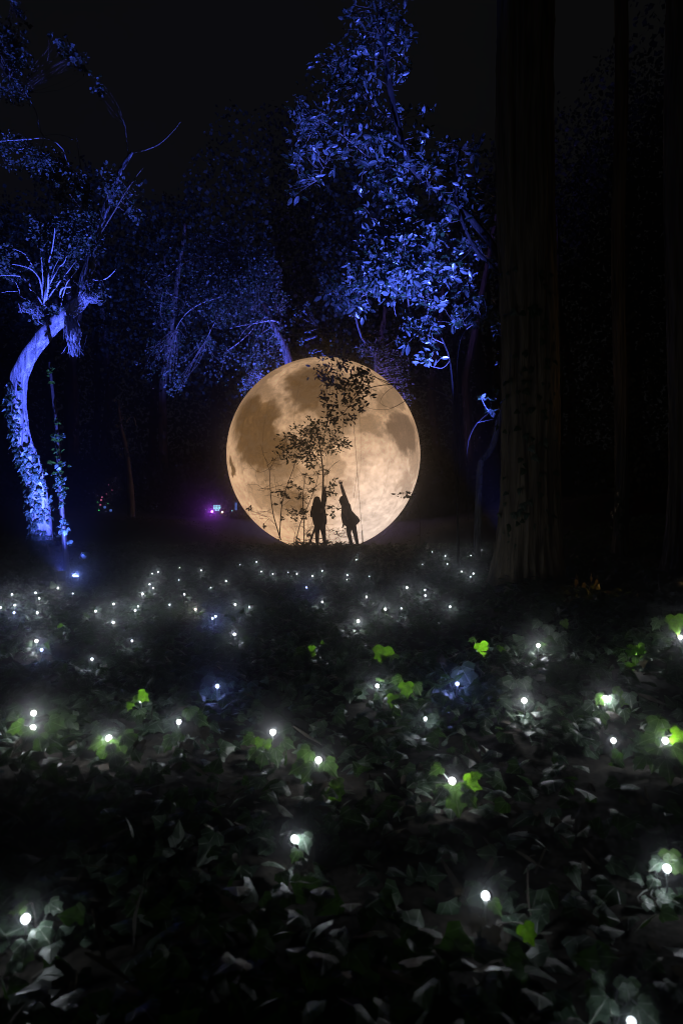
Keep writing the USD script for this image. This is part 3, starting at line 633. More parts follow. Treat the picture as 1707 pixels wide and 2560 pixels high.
# --- massive trunk at the right and the two trunks farther right
def big_trunk(name, label, px, d, rpx, wob=.24, top=-40, mat=M_barkR, lean=0, sides=64):
    base = at(px, 1280, d); gz_ = float(ground(base[0], d))
    p = thing(name, label, 'tree', (base[0], base[1], gz_))
    r = rpx * d / F
    z1 = EYE + (1280 - top) / F * d + 1.0
    n = 90
    zz = np.linspace(gz_ - .1, z1, n)
    c = np.stack([base[0] + lean * (zz - gz_) + .04 * np.sin(zz * .7), np.full(n, d), zz], 1)
    th = np.arange(sides * 2) / (sides * 2) * 2 * np.pi
    flare = 1 + .45 * np.exp(-(zz - gz_) / .5)
    s = np.stack([np.cos(th)[None] * 5 * np.ones((n, 1)), np.sin(th)[None] * 5 * np.ones((n, 1)), zz[:, None] * .55 * np.ones((1, len(th)))], -1)
    ridg = 1 - np.abs(meshkit.fbm(s, 4, seed=int(px)) - .5) * 3.2
    k = flare[:, None] * (1 + wob * (ridg - .6))
    V = c[:, None] + r * k[..., None] * np.stack([np.cos(th)[None] * np.ones((n, 1)), np.sin(th)[None] * np.ones((n, 1)), np.zeros((n, len(th)))], -1)
    ii = np.arange(n * len(th)).reshape(n, -1)
    Fq = np.stack([ii[:-1], np.roll(ii[:-1], -1, 1), np.roll(ii[1:], -1, 1), ii[1:]], -1).reshape(-1, 4)
    part(p, 'trunk', (V.reshape(-1, 3), Fq), mat, smooth=True)
    return p
bt = big_trunk('massive_trunk', 'massive tall straight trunk with ridged bark at the right', 1318, 9.5, 66)
big_trunk('edge_trunk', 'trunk with warm-lit ridged bark at the right edge', 1716, 10.5, 44)
t2 = big_trunk('far_right_trunk', 'thin dark trunk with rough ivied foot, between massive trunk and right edge', 1549, 15.0, 15, top=-60)
def trunk_ivy(p, px, d, rpx, y0, y1, n, size=.08):
    P, D, N, S = [], [], [], []
    for i in range(n):
        a = rng.normal() * .9
        r = rpx * d / F * 1.12
        c = at(px, rng.uniform(y0, y1), d)
        nn = np.array([math.sin(a), -math.cos(a), .15])
        P.append(c + nn * r); D.append([rng.normal() * .6, -.2, -.8]); N.append(nn + rng.normal(size=3) * .35); S.append(size * rng.uniform(.6, 1.3))
    part(p, 'ivy', leaves(IVYC, P, D, np.array(N), S), M_ivy, kind='stuff', uv=np.tile(IVYC[0][:, :2], (len(P), 1)))
trunk_ivy(t2, 1549, 15, 15, 1230, 1345, 60, .10)
trunk_ivy(bt, 1318, 9.5, 66, 700, 1460, 160, .09)

wf = flood('floodlight', 'small warm floodlight hidden behind the edge trunk', (6.1, 10.1, float(ground(6.1, 10.1))), (4.7, 11.0, 2.6), (1.0, .62, .22), 14., 55)
wf2 = flood('floodlight', 'dim warm floodlight beyond the right edge facing the massive trunk', (5.3, 6.6, float(ground(5.3, 6.6))), at(1300, 900, 9.5), (1.0, .8, .55), 1.6, 45)

stk = thing('stake', 'thin bare stick standing upright at the right before the edge trunk', 'stake', hit(1651, 1508, 0))
s0 = hit(1651, 1508, 0)
part(stk, 'stick', tube(spline([s0 - [0, 0, .05], s0 + [-.005, 0, .1], at(1645, 1456, s0[1])], 8), [.008, .011, .007], 7, .2), M_twigL, smooth=True)

# ------------------------------------------------------------------ saplings in front of the globe
SD = 21.6
def sapling(name, label, stems, cls, nparts, base, twn=0, r0=.022, size=.105):
    p = thing(name, label, 'sapling', at(*base, SD))
    rts = []
    for i, (s_, r_) in enumerate(stems):
        c_ = spline(pts(s_, SD + .05 * i), 22); rts.append(c_)
        part(p, 'trunk' if i == 0 else 'stem', tube(c_, [r_, r_ * .75, r_ * .4], 7, .12, i), M_twig, smooth=True)
    tw = []
    for i in range(twn):
        c_ = rts[rng.integers(len(rts))]; k = rng.integers(5, len(c_))
        a = c_[k]; dirn = np.array([rng.normal(), .4 * rng.normal(), .35 + .3 * rng.normal()]); L = rng.uniform(.2, .75)
        e = a + norm(dirn) * L; m_ = (a + e) / 2 + [0, 0, .12 * L * rng.normal()]
        c2 = spline([a, m_, e], 7); tw.append(tube(c2, [.0055, .003], 4))
        for _ in range(2):
            b_ = c2[rng.integers(2, 6)]; e2 = b_ + norm(rng.normal(size=3) * [1, .4, .8]) * L * .4
            tw.append(tube(np.array([b_, (b_ + e2) / 2 + rng.normal(size=3) * .02, e2]), [.004, .0025], 3))
    if cls:
        cl = [cluster(px, py, rx * 1.2, ry * 1.2, SD - .05, .25, int(n * 1.7), size, ELL, .15, .2, .9) for px, py, rx, ry, n in cls]
        C = crown(cl, ELL, M_mag, p, 'foliage', nparts=nparts)
        for c in C:
            R = np.vstack(rts); j = np.argmin(np.linalg.norm(R - c, axis=1)); m_ = (R[j] + c) / 2 + rng.normal(size=3) * .05
            tw.append(tube(spline([R[j], m_, c], 5), [.007, .003], 4))
    if tw:
        part(p, 'twigs', cat(tw), M_twig, kind='stuff')
    return p
sapling('sapling', 'leafy sapling silhouetted against the globe behind the left person', [([(768, 1372), (784, 1330), (797, 1290), (806, 1240), (808, 1190), (805, 1156), (799, 1112), (790, 1070)], .040), ([(805, 1156), (780, 1130), (750, 1100), (720, 1092)], .012), ([(803, 1140), (830, 1110), (860, 1102)], .011), ([(806, 1200), (825, 1170), (850, 1150)], .009), ([(799, 1112), (770, 1080), (756, 1070)], .010), ([(806, 1240), (830, 1215), (838, 1200)], .008), ([(800, 1280), (822, 1270), (850, 1276)], .008), ([(756, 1140), (742, 1141), (712, 1128)], .008)],
        [(794, 1082, 40, 22, 120), (757, 1104, 34, 18, 90), (720, 1097, 22, 10, 34), (705, 1130, 18, 10, 34), (742, 1141, 28, 14, 64), (779, 1126, 34, 18, 100), (846, 1100, 18, 12, 40), (864, 1108, 12, 8, 24), (827, 1126, 18, 10, 26), (775, 1158, 20, 12, 30), (816, 1178, 14, 12, 16), (829, 1213, 12, 12, 24), (828, 1236, 12, 14, 22), (779, 1189, 10, 8, 10), (727, 1080, 12, 8, 8), (786, 1056, 20, 12, 22), (760, 1075, 24, 12, 36), (830, 1282, 16, 9, 16), (815, 1260, 10, 12, 10), (846, 1275, 5, 4, 4)], 150, (768, 1372), 14)
sapling('sapling', 'nearly bare forked sapling at the left in front of the globe', [([(702, 1350), (692, 1318), (683, 1285), (677, 1240), (675, 1211), (674, 1174)], .022), ([(699, 1345), (701, 1304), (705, 1260), (720, 1208), (735, 1167), (742, 1140)], .020), ([(674, 1180), (668, 1160), (662, 1143)], .008), ([(675, 1174), (682, 1158), (687, 1146)], .008), ([(687, 1310), (660, 1288), (630, 1278)], .006), ([(683, 1285), (655, 1278), (620, 1290)], .006), ([(676, 1225), (655, 1222), (640, 1226)], .006), ([(692, 1318), (655, 1295), (640, 1312)], .005), ([(701, 1262), (695, 1235), (690, 1225)], .005)],
        [(627, 1266, 9, 5, 9), (653, 1315, 5, 3, 4), (684, 1255, 5, 5, 4), (727, 1212, 14, 7, 20), (705, 1226, 14, 7, 22), (710, 1245, 8, 6, 10), (686, 1148, 4, 4, 3), (712, 1295, 6, 4, 5)], 40, (702, 1352), 26)
sapling('sapling', 'thin leaning sapling with few leaves left of the people', [([(738, 1366), (745, 1330), (752, 1305), (762, 1282), (771, 1262), (783, 1230), (790, 1212), (797, 1175)], .018), ([(762, 1282), (745, 1285), (730, 1292)], .006), ([(734, 1364), (738, 1330), (744, 1310)], .008)],
        [(738, 1285, 22, 9, 26), (760, 1278, 10, 6, 14), (730, 1294, 8, 6, 8), (755, 1300, 8, 6, 6), (748, 1350, 8, 10, 6)], 20, (738, 1368), 12)
sapling('sapling', 'upright thin sapling just left of the left person', [([(760, 1368), (760, 1330), (760, 1304), (757, 1270), (757, 1241), (762, 1204), (766, 1180)], .020), ([(764, 1366), (768, 1335), (784, 1315)], .012), ([(760, 1340), (772, 1325), (782, 1310)], .009), ([(757, 1250), (770, 1228), (790, 1226)], .006)],
        [(757, 1243, 18, 10, 26), (770, 1228, 10, 8, 8), (775, 1192, 12, 8, 12), (750, 1225, 8, 6, 6), (764, 1336, 8, 6, 8)], 20, (760, 1370), 22)
sapling('bramble', 'low arching bramble twigs between and behind the two people', [([(905, 1372), (880, 1345), (845, 1338), (815, 1334)], .007), ([(840, 1372), (850, 1348), (862, 1330), (878, 1320)], .006), ([(812, 1345), (835, 1350), (860, 1335)], .005), ([(822, 1372), (822, 1340), (816, 1310)], .004), ([(838, 1345), (858, 1342), (875, 1347)], .004)],
        [(849, 1322, 9, 5, 8), (836, 1330, 6, 5, 4), (840, 1364, 24, 6, 26), (815, 1362, 10, 6, 10), (868, 1366, 12, 5, 10), (745, 1362, 14, 6, 12), (785, 1366, 8, 5, 8), (700, 1352, 10, 6, 10)], 0, (838, 1374), 16, size=.085)
cl_ = cluster(1012, 1234, 18, 10, 19.0, .15, 20, .12, ELL, .3, .2, .9)
sp = thing('leaf_spray', 'dark leaf spray overlapping the right rim of the globe', 'branch', at(1046, 1390, 19.0))
crown([cl_], ELL, M_mag, sp, 'foliage', nparts=20)
spr = spline(pts([(1046, 1395), (1050, 1300), (1040, 1250), (1024, 1234), (1004, 1232)], 19.), 16)
part(sp, 'stem', tube(spr, [.016, .009, .005], 6), M_twig, smooth=True)
twigs(cl_[4], spr, sp, M_twig, .004)

# ------------------------------------------------------------------ people
def chain(b, joints):
    """hulls of neighbouring spheres"""
    out = []
    for (p, r), (q_, s) in zip(joints[:-1], joints[1:]):
        A = m3.Manifold.sphere(r, 20).translate(tuple(map(float, p))); B = m3.Manifold.sphere(s, 20).translate(tuple(map(float, q_)))
        out.append(m3.Manifold.batch_hull([A, B]))
    return b + out

def hullof(lst, seg=20):
    return m3.Manifold.batch_hull([m3.Manifold.sphere(r, seg).scale(tuple(sc)).translate(tuple(map(float, p))) for p, r, sc in lst])

def solid(lst, edge=.02, it=8):
    m = m3.Manifold.batch_boolean(lst, m3.OpType.Add)
    t_ = m.refine_to_length(edge).to_mesh()
    tm = trimesh.Trimesh(t_.vert_properties[:, :3], t_.tri_verts, process=True)
    trimesh.smoothing.filter_taubin(tm, iterations=it)
    return tm

def hand(wrist, dirv, side, nrm, spread=.25, size=1.0, curl=.15, thumb=1):
    """palm and five separate fingers; side points to the thumb"""
    dirv, side, nrm = norm(dirv), norm(side), norm(nrm)
    o = []
    pl, pw = .090 * size, .038 * size
    k = [wrist + dirv * .01, wrist + dirv * .01 + side * .016, wrist + dirv * .01 - side * .016, wrist + dirv * pl + side * pw, wrist + dirv * pl - side * pw]
    o.append(m3.Manifold.batch_hull([m3.Manifold.sphere(.012 * size, 12).translate(tuple(map(float, x))) for x in k]))
    for i, L in enumerate((.070, .080, .074, .058)):
        off = (1.5 - i) / 1.5
        a = spread * off
        d0 = norm(dirv * math.cos(a) + side * math.sin(a))
        p0 = wrist + dirv * (pl - .01) + side * pw * off * .95
        P_ = [p0]
        for j, f_ in enumerate((.45, .30, .25)):
            d0 = norm(d0 - nrm * curl * (j + .4))
            P_.append(P_[-1] + d0 * L * f_ * size)
        o = chain(o, list(zip(P_, (.0098 * size, .009 * size, .0085 * size, .0075 * size))))
    tb = wrist + dirv * .030 * size + side * .022 * size
    d0 = norm(dirv * .62 + side * .78)
    P_ = [tb, tb + d0 * .035 * size, tb + d0 * .035 * size + norm(dirv * .8 + side * .6) * .03 * size, tb + d0 * .035 * size + norm(dirv * .85 + side * .5) * .055 * size]
    return chain(o, list(zip(P_, (.013 * size, .011 * size, .010 * size, .008 * size))))

def person(name, label, O, J, facing, dress):
    O = np.array(O, float)
    g = lambda k: O + np.array(J[k], float)
    p = thing(name, label, 'person', O)
    f_ = norm(np.array(facing, float)); s_ = norm(np.cross(f_, [0, 0, 1.0]))
    hc = g('head')
    b = []
    # head with face
    def hp(a, r, u_):
        return hc + f_ * a + s_ * r + np.array([0, 0, u_])
    b.append(hullof([(hp(.0, 0, .030), .082, (1, 1, 1)), (hp(-.022, 0, .025), .080, (1, 1, 1)), (hp(.035, 0, -.055), .050, (1, 1, 1)), (hp(.055, 0, -.085), .026, (1, 1, 1))]))
    b = chain(b, [(hp(.078, 0, .012), .010), (hp(.103, 0, -.022), .014)])                      # nose
    b.append(hullof([(hp(.078, .018, -.056), .009, (1, 1, 1)), (hp(.078, -.018, -.056), .009, (1, 1, 1)), (hp(.086, 0, -.056), .010, (1, 1, 1))]))   # lips
    for sg in (-1, 1):
        b.append(hullof([(hp(-.005, sg * .080, .012), .016, (1, 1, 1)), (hp(-.008, sg * .082, -.022), .011, (1, 1, 1))]))   # ears
        b.append(hullof([(hp(.070, sg * .030, .016), .013, (1, 1, 1))]))                        # eyes under the brow
        b.append(hullof([(hp(.070, sg * .015, .032), .011, (1, 1, 1)), (hp(.060, sg * .048, .030), .010, (1, 1, 1))]))
    b = chain(b, [(hp(-.01, 0, -.06), .052), (g('neck'), .054)])
    sl, sr_ = g('shoulder_l'), g('shoulder_r')
    ch, wa, pe = g('chest'), g('waist'), g('pelvis')
    b.append(m3.Manifold.batch_hull([m3.Manifold.sphere(r, 18).translate(tuple(map(float, q_))) for q_, r in [(g('neck'), .055), (sl, .058), (sr_, .058), (ch + s_ * .09, .095), (ch - s_ * .09, .095)]]))
    b.append(m3.Manifold.batch_hull([m3.Manifold.sphere(r, 18).translate(tuple(map(float, q_))) for q_, r in [(ch + s_ * .08, .095), (ch - s_ * .08, .095), (wa + s_ * .05, .085), (wa - s_ * .05, .085)]]))
    b.append(m3.Manifold.batch_hull([m3.Manifold.sphere(r, 18).translate(tuple(map(float, q_))) for q_, r in [(wa + s_ * .05, .085), (wa - s_ * .05, .085), (pe + s_ * .075, .098), (pe - s_ * .075, .098)]]))
    for sd in 'lr':
        b = chain(b, [(g('shoulder_' + sd), .055), (g('elbow_' + sd), .041), (g('wrist_' + sd), .028)])
        b = chain(b, [(g('hip_' + sd), .092), (g('knee_' + sd), .058), (g('ankle_' + sd), .040)])
        an = g('ankle_' + sd); fd = norm(np.array(J['foot_' + sd], float))
        b = chain(b, [(an - [0, 0, .02], .036), (an + fd * .13 - [0, 0, .035], .030)])
        h = J['hand_' + sd]
        hd, hs, hn = norm(np.array(h[0], float)), np.array(h[1], float), np.array(h[2], float)
        b += hand(g('wrist_' + sd), hd, hs, hn, h[3], 1.0, h[4])
    part(p, 'body', solid(b, .016, 4), M_skin, smooth=True)
    # trousers
    t_ = []
    for sd in 'lr':
        t_ = chain(t_, [(g('hip_' + sd), .103), (g('knee_' + sd), .068), (g('ankle_' + sd) + np.array([0, 0, .03]), .050)])
    t_.append(m3.Manifold.batch_hull([m3.Manifold.sphere(.105, 18).translate(tuple(map(float, q_))) for q_ in (pe + s_ * .075, pe - s_ * .075, g('hip_l'), g('hip_r'))]))
    part(p, 'trousers', solid(t_, .03, 3), M_jean, smooth=True)
    # jacket and its sleeves
    j_ = []
    for lo_ in dress['jacket']:
        j_.append(m3.Manifold.batch_hull([m3.Manifold.sphere(r, 16).translate(tuple(map(float, O + np.array(q_)))) for q_, r in lo_]))
    for sd in 'lr':
        w_ = g('wrist_' + sd); e_ = g('elbow_' + sd)
        j_ = chain(j_, [(g('shoulder_' + sd), .072), (e_, .056), (w_ + norm(e_ - w_) * .02, .044)])
    part(p, 'jacket', solid(j_, .03, 4), dress['mat'], smooth=True)
    # hair
    part(p, 'hair', solid([m3.Manifold.batch_hull([m3.Manifold.sphere(r, 16).translate(tuple(map(float, hp(*q_)))) for q_, r in lo_]) for lo_ in dress['hair']], .02, 3), M_hair, smooth=True)
    for sd in 'lr':
        an = g('ankle_' + sd); fd = norm(np.array(J['foot_' + sd], float)); sdv = norm(np.cross(fd, [0, 0, 1.]))
        sh_ = m3.Manifold.batch_hull([m3.Manifold.sphere(r, 14).translate(tuple(map(float, q_))) for q_, r in [(an - fd * .035 - [0, 0, .025], .042), (an + [0, 0, .01], .044), (an + fd * .10 - [0, 0, .03] + sdv * .015, .034), (an + fd * .15 - [0, 0, .038] - sdv * .008, .028)]])
        part(p, 'shoe', solid([sh_], .02, 2), M_shoe, smooth=True)
    return p

PD = 20.7
o1 = at(803, 1370, PD)
J1 = dict(head=(-.125, .02, 1.44), neck=(-.115, 0, 1.295), shoulder_l=(-.235, .0, 1.225), shoulder_r=(.055, .0, 1.27), chest=(-.085, 0, 1.10), waist=(-.07, 0, .93), pelvis=(-.05, 0, .80),
          elbow_l=(-.295, .06, .985), wrist_l=(-.20, .24, .93), elbow_r=(.115, .03, 1.50), wrist_r=(.105, .05, 1.745), hip_l=(-.115, 0, .76), hip_r=(.02, 0, .76), knee_l=(-.13, .03, .42), knee_r=(.075, .03, .42), ankle_l=(-.115, 0, .065), ankle_r=(.11, 0, .065),
          foot_l=(-.25, .9, 0), foot_r=(.3, .9, 0), hand_l=((.6, .7, .2), (0, .3, 1), (.2, 0, -.3), .1, .3), hand_r=((.04, .1, 1), (-1, 0, 0), (0, 1, 0), .15, .12))
jk1 = [[((-.20, 0, 1.22), .08), ((.03, 0, 1.25), .08), ((-.115, 0, 1.27), .07), ((-.19, 0, 1.05), .11), ((.035, 0, 1.05), .11)], [((-.19, 0, 1.05), .11), ((.035, 0, 1.05), .11), ((-.155, 0, .86), .115), ((.06, 0, .86), .115), ((-.15, 0, .77), .105), ((.075, 0, .78), .10)]]
hr1 = [[((-.02, 0, .035), .100), ((-.02, .0, .01), .100)], [((-.03, 0, .03), .104), ((-.05, .045, -.10), .09), ((-.05, -.045, -.10), .09)], [((-.06, .03, -.10), .085), ((-.06, -.035, -.10), .085), ((-.09, .05, -.29), .08), ((-.09, -.06, -.29), .08)]]
person('person', 'long-haired person in dark jacket, left one of two, right arm straight up', o1, J1, (.25, 1, .15), dict(jacket=jk1, mat=M_coat, hair=hr1))
o2 = at(886, 1367, PD + .1)
J2 = dict(head=(-.375, .0, 1.425), neck=(-.325, 0, 1.285), shoulder_l=(-.32, .17, 1.20), shoulder_r=(-.215, -.10, 1.27), chest=(-.24, 0, 1.09), waist=(-.17, 0, .93), pelvis=(-.115, 0, .80),
          elbow_l=(-.36, .20, .95), wrist_l=(-.33, .10, .72), elbow_r=(-.315, -.10, 1.58), wrist_r=(-.405, -.10, 1.875), hip_l=(-.165, .06, .74), hip_r=(-.06, -.04, .74), knee_l=(-.17, .06, .40), knee_r=(.02, -.02, .40), ankle_l=(-.095, .06, .065), ankle_r=(.085, -.02, .065),
          foot_l=(-.8, .5, 0), foot_r=(-.7, .2, 0), hand_l=((-.1, -.1, -1), (-.4, -1, 0), (.8, -.3, 0), .1, .3), hand_r=((-.10, .05, 1), (-1, 0, 0), (0, 1, 0), .42, .04))
jk2 = [[((-.30, .14, 1.20), .08), ((-.20, -.08, 1.26), .08), ((-.32, 0, 1.25), .07), ((-.265, .07, 1.02), .105), ((-.175, -.07, 1.05), .105)], [((-.265, .07, 1.02), .105), ((-.175, -.07, 1.05), .105), ((-.275, .08, .80), .10), ((-.06, -.05, .80), .11), ((.03, -.02, .86), .085)], [((-.06, -.05, .82), .10), ((.03, -.02, .88), .08), ((.125, .0, .80), .045), ((.06, .02, .73), .05), ((-.10, .02, .66), .10), ((-.26, .06, .72), .085)]]
hr2 = [[((-.02, 0, .035), .100), ((-.02, .0, .01), .100)], [((-.03, 0, .03), .108), ((-.05, .04, -.10), .098), ((-.05, -.04, -.10), .098)], [((-.07, .03, -.10), .085), ((-.07, -.03, -.10), .085), ((-.08, .04, -.27), .09), ((-.08, -.04, -.27), .09)]]
person('person', 'person in flaring dark coat, right one of two, leaning left with spread hand raised', o2, J2, (-1, .25, .1), dict(jacket=jk2, mat=M_coat2, hair=hr2))

# ------------------------------------------------------------------ light orbs
ORD = ['leftmost', 'second from the left', 'third from the left', 'fourth from the left', 'fifth from the left', 'sixth from the left', 'seventh from the left', 'eighth from the left', 'ninth from the left', 'tenth from the left', 'eleventh from the left', 'twelfth from the left', 'thirteenth from the left']
CL = [('orb at the left edge below the leaning tree', [(1, 1519, 'n'), (30, 1486, 'n'), (37, 1513, 'n'), (35, 1532, 'u'), (89, 1482, 'n'), (98, 1496, 'n'), (93, 1532, 'n')]),
      ('orb in the left middle distance', [(239, 1528, 'n'), (284, 1510, 'n'), (283, 1556, 'n'), (338, 1526, 'n'), (345, 1516, 'd'), (356, 1485, 'b'), (374, 1461, 'n'), (383, 1470, 'n'), (381, 1434, 'n'), (395, 1430, 'n')]),
      ('orb before the dark gap left of the globe', [(424, 1512, 'd'), (449, 1419, 'd'), (447, 1450, 'd'), (461, 1486, 'n'), (488, 1523, 'w'), (503, 1426, 'n'), (527, 1469, 'd'), (565, 1453, 'n'), (588, 1511, 'n'), (600, 1412, 'd')]),
      ('orb before the left half of the globe', [(623, 1518, 'd'), (641, 1405, 'n'), (653, 1429, 'n'), (682, 1435, 'n'), (720, 1431, 'd'), (742, 1435, 'n'), (766, 1469, 'u'), (781, 1440, 'n'), (806, 1505, 'n'), (805, 1427, 'n')]),
      ('orb before the right half of the globe', [(867, 1449, 'd'), (868, 1438, 'n'), (890, 1399, 'n'), (895, 1553, 'b'), (916, 1492, 'n'), (923, 1441, 'd'), (963, 1523, 'b'), (1003, 1521, 'd'), (1017, 1469, 'b'), (1062, 1475, 'n'), (1063, 1489, 'n')]),
      ('far orb right of the globe', [(1056, 1411, 'd'), (1080, 1380, 'n'), (1113, 1390, 'n'), (1118, 1410, 'n'), (1125, 1517, 'n'), (1154, 1429, 'n'), (1177, 1389, 'n'), (1176, 1442, 'd'), (1183, 1434, 'n'), (1204, 1375, 'd')])]
kindword = {'n': 'white', 'b': 'bright white', 'd': 'tiny faint white', 'u': 'bluish white', 'w': 'warm white'}
ORBS = []
for place, lst in CL:
    lst = sorted(lst)
    for i, (x, y, k) in enumerate(lst):
        ORBS.append((x, y, k, f'{kindword[k]} {place}, {ORD[i]}', .13))
ORBS += [(145, 1470, 'b', 'bright white orb in the ivy just left of the blue floodlight', .13), (182, 1484, 'd', 'tiny white orb directly beneath the blue floodlight', .12),
         (91, 1603, 'b', 'bright white orb above a small bluish one near the left edge', .12), (104, 1625, 'u', 'small bluish orb right under a bright one near the left edge', .14),
         (531, 1546, 'u', 'left one of a touching pair of bluish orbs', .12), (539, 1541, 'u', 'right one of a touching pair of bluish orbs', .12),
         (330, 1602, 'd', 'dim orb inside a pale leaf, left of centre', .12), (230, 1648, 'd', 'tiny bluish orb alone above the pair at the left', .15), (586, 1586, 'n', 'white orb half behind a green leaf, left of the globe\'s foot', .12),
         (543, 1716, 'u', 'blue-haloed orb standing alone in the dark left foreground', .12), (943, 1715, 'n', 'white orb left of the yellow-green stalked ivy leaf', .12), (1143, 1710, 'u', 'blue-haloed orb among bluish leaves right of centre', .12),
         (1345, 1614, 'b', 'white orb in front of large pale-veined ivy leaves', .16), (1310, 1752, 'b', 'white orb resting on a broad dark leaf right of the blue-haloed orb', .16), (1515, 1747, 'b', 'white orb on curled pale leaves at the right', .16),
         (1063, 1797, 'd', 'tiny orb under a small green leaf in the centre foreground', .12), (1533, 1852, 'n', 'white orb left of the largest halo at the right edge', .12), (1663, 1852, 'b', 'orb with the largest white halo near the right edge', .12),
         (1700, 1593, 'b', 'bright orb cut by the right picture edge', .12), (84, 1783, 'b', 'upper of two stacked bright orbs at the left', .12), (82, 1820, 'b', 'lower of two stacked bright orbs at the left', .12),
         (272, 1846, 'b', 'white orb right of the two stacked orbs', .12), (447, 1805, 'n', 'white orb above pale curled leaves left of centre', .12), (682, 1831, 'b', 'white orb above yellowish ivy leaves near the centre', .12), (796, 1901, 'b', 'white orb above tangled pale leaves in the centre', .12),
         (1130, 1953, 'b', 'white orb beside a round green lit leaf', .12), (736, 2098, 'n', 'white orb left of a lone round leaf in the dark foreground', .12), (1213, 2240, 'n', 'white orb alone in the dark right foreground', .12),
         (1667, 2172, 'n', 'white orb under a green glowing leaf near the right edge', .12), (64, 2298, 'n', 'nearest bright orb at lower left under a green leaf edge', .12), (1578, 2556, 'd', 'orb at the very bottom edge right of centre', .12)]
HIDDEN = [(964, 1632, 'n', 'orb hidden behind the broad green hooded ivy leaf', .12), (1206, 1618, 'n', 'orb hidden behind the bright green ragged ivy leaf', .12), (1592, 1636, 'n', 'orb hidden under the yellow-green leaf tuft at the right', .12),
          (1008, 1732, 'n', 'orb hidden behind the yellow-green stalked ivy leaf', .12), (782, 1622, 'd', 'orb hidden behind two small bright green leaves', .12), (352, 1752, 'd', 'orb hidden behind a small green leaf pair at the left', .12), (152, 1569, 'd', 'orb hidden under a small green leaf at far left', .12)]
ORB_P = []
BR = .0125
def orb(x, y, k, lab, h):
    c = hit(x, y, h)
    if c[1] < 1.9:
        pass
    g0 = float(ground(c[0], c[1]))
    p = thing('light_orb', lab, 'light orb', (c[0], c[1], g0), 'glowing orbs on stems in the ivy')
    br = BR * (1 + .2 * (k == 'b') - .2 * (k == 'd'))
    s = trimesh.creation.icosphere(1 if c[1] > 6 else 2, br); s.apply_translation(c)
    part(p, 'bulb', s, M_bulb[k], smooth=True)
    L = UsdLux.SphereLight.Define(stage, p + '/shine')
    L.CreateRadiusAttr(br * 1.04); L.CreateNormalizeAttr(True)
    L.CreateIntensityAttr(ORB_I * {'n': 1, 'b': 1.6, 'd': .4, 'u': 1., 'w': 1.2}[k] * (.6 if c[1] < 3.2 else 1.15 if c[1] < 8 else .75))
    L.CreateColorAttr(Gf.Vec3f(*{'n': (.84, .92, 1.0), 'b': (.92, .96, 1.0), 'd': (.80, .90, 1.0), 'u': (.26, .34, 1.0), 'w': (1.0, .9, .76)}[k]))
    L.AddTranslateOp().Set(Gf.Vec3d(0, 0, float(c[2] - g0)))
    part(p, 'collar', tube(np.array([c - [0, 0, BR * 2.0], c - [0, 0, BR * .85]]), [.0035, .0065], 7), M_stem)
    part(p, 'stem', tube(spline([[c[0] + .01 * rng.normal(), c[1] + .01, g0 - .03], [c[0], c[1], g0 + h * .5], c - [0, 0, BR * 1.9]], 6), .0024, 5), M_stem)
    ORB_P.append((c, x, y))
    return c
OC = {}
for o in ORBS + HIDDEN:
    OC[(o[0], o[1])] = orb(*o)
OP = np.array([c for c, _, _ in ORB_P])
NVIS = len(ORBS)

# ------------------------------------------------------------------ ivy: single clumps at the nearer orbs, then the carpet
def blocked(P, S, vis=slice(0, None)):
    """leaves whose disc would cover an orb as seen from the place where the photographer stands are simply not grown there"""
    E = np.array([0, 0, EYE]); bad = np.zeros(len(P), bool)
    for c in OP[:NVIS]:
        dv = c - E; L = np.linalg.norm(dv); dv = dv / L
        tt = (P - E) @ dv
        dist = np.linalg.norm((P - E) - tt[:, None] * dv, axis=1)
        bad |= (tt > .2) & (tt < L + .02) & (dist < S * .75 + .014)
    return bad

def clump(label, cx, cy, specs, h=.12, mat=M_ivy, d=None):
    """specs: (px, py, size m, spin deg, tilt, material, depth offset) - each leaf a part, with its stalk"""
    base = hit(cx, cy, h) if d is None else at(cx, cy, d)
    g0 = float(ground(base[0], base[1]))
    p = thing('ivy_plant', label, 'ivy', (base[0], base[1], g0), None)
    root = np.array([base[0], base[1] + .05, g0 - .02])
    for (x, y, s, spin, tilt, m_, dd) in specs:
        s = s * (.85 if m_ is M_ivyp else .9)
        c = at(x, y, base[1] + dd)
        a = math.radians(spin)
        view = norm(np.array([0, 0, EYE]) - c)
        N = norm(view * (1 - tilt) + np.array([0, 0, 1.0]) * tilt)
        rr_ = norm(np.cross([0, 0, 1.0], -view)); dn = np.cross(rr_, view)
        D = norm(math.cos(a) * (dn if dn[2] < 0 else -dn) + math.sin(a) * np.array([1.0, 0, 0]))
        o_ = c - D * s * .42
        lp = part(p, 'leaf', leaves(IVY, [o_], [D], [N], [s]), m_, uv=IVY[0][:, :2])
        stalk = spline([o_, o_ + np.array([0, .04, -.02]) * 1.0, (o_ + root) / 2 + [0, .03, .02], root], 7)
        part(p, 'stalk', tube(stalk, [.0022, .003], 4), M_dry if m_ is M_ivyg else M_stem)
    return p
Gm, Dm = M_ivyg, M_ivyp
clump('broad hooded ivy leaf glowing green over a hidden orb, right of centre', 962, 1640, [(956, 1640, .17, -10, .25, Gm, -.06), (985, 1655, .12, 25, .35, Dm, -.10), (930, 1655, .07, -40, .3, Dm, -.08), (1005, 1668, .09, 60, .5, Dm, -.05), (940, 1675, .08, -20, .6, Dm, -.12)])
clump('ragged bright green ivy leaf lit from behind', 1206, 1620, [(1205, 1622, .125, 20, .2, Gm, -.05), (1252, 1624, .08, 80, .3, Gm, -.02), (1180, 1600, .07, -70, .4, Dm, 0), (1225, 1655, .06, 10, .5, Dm, -.1)])
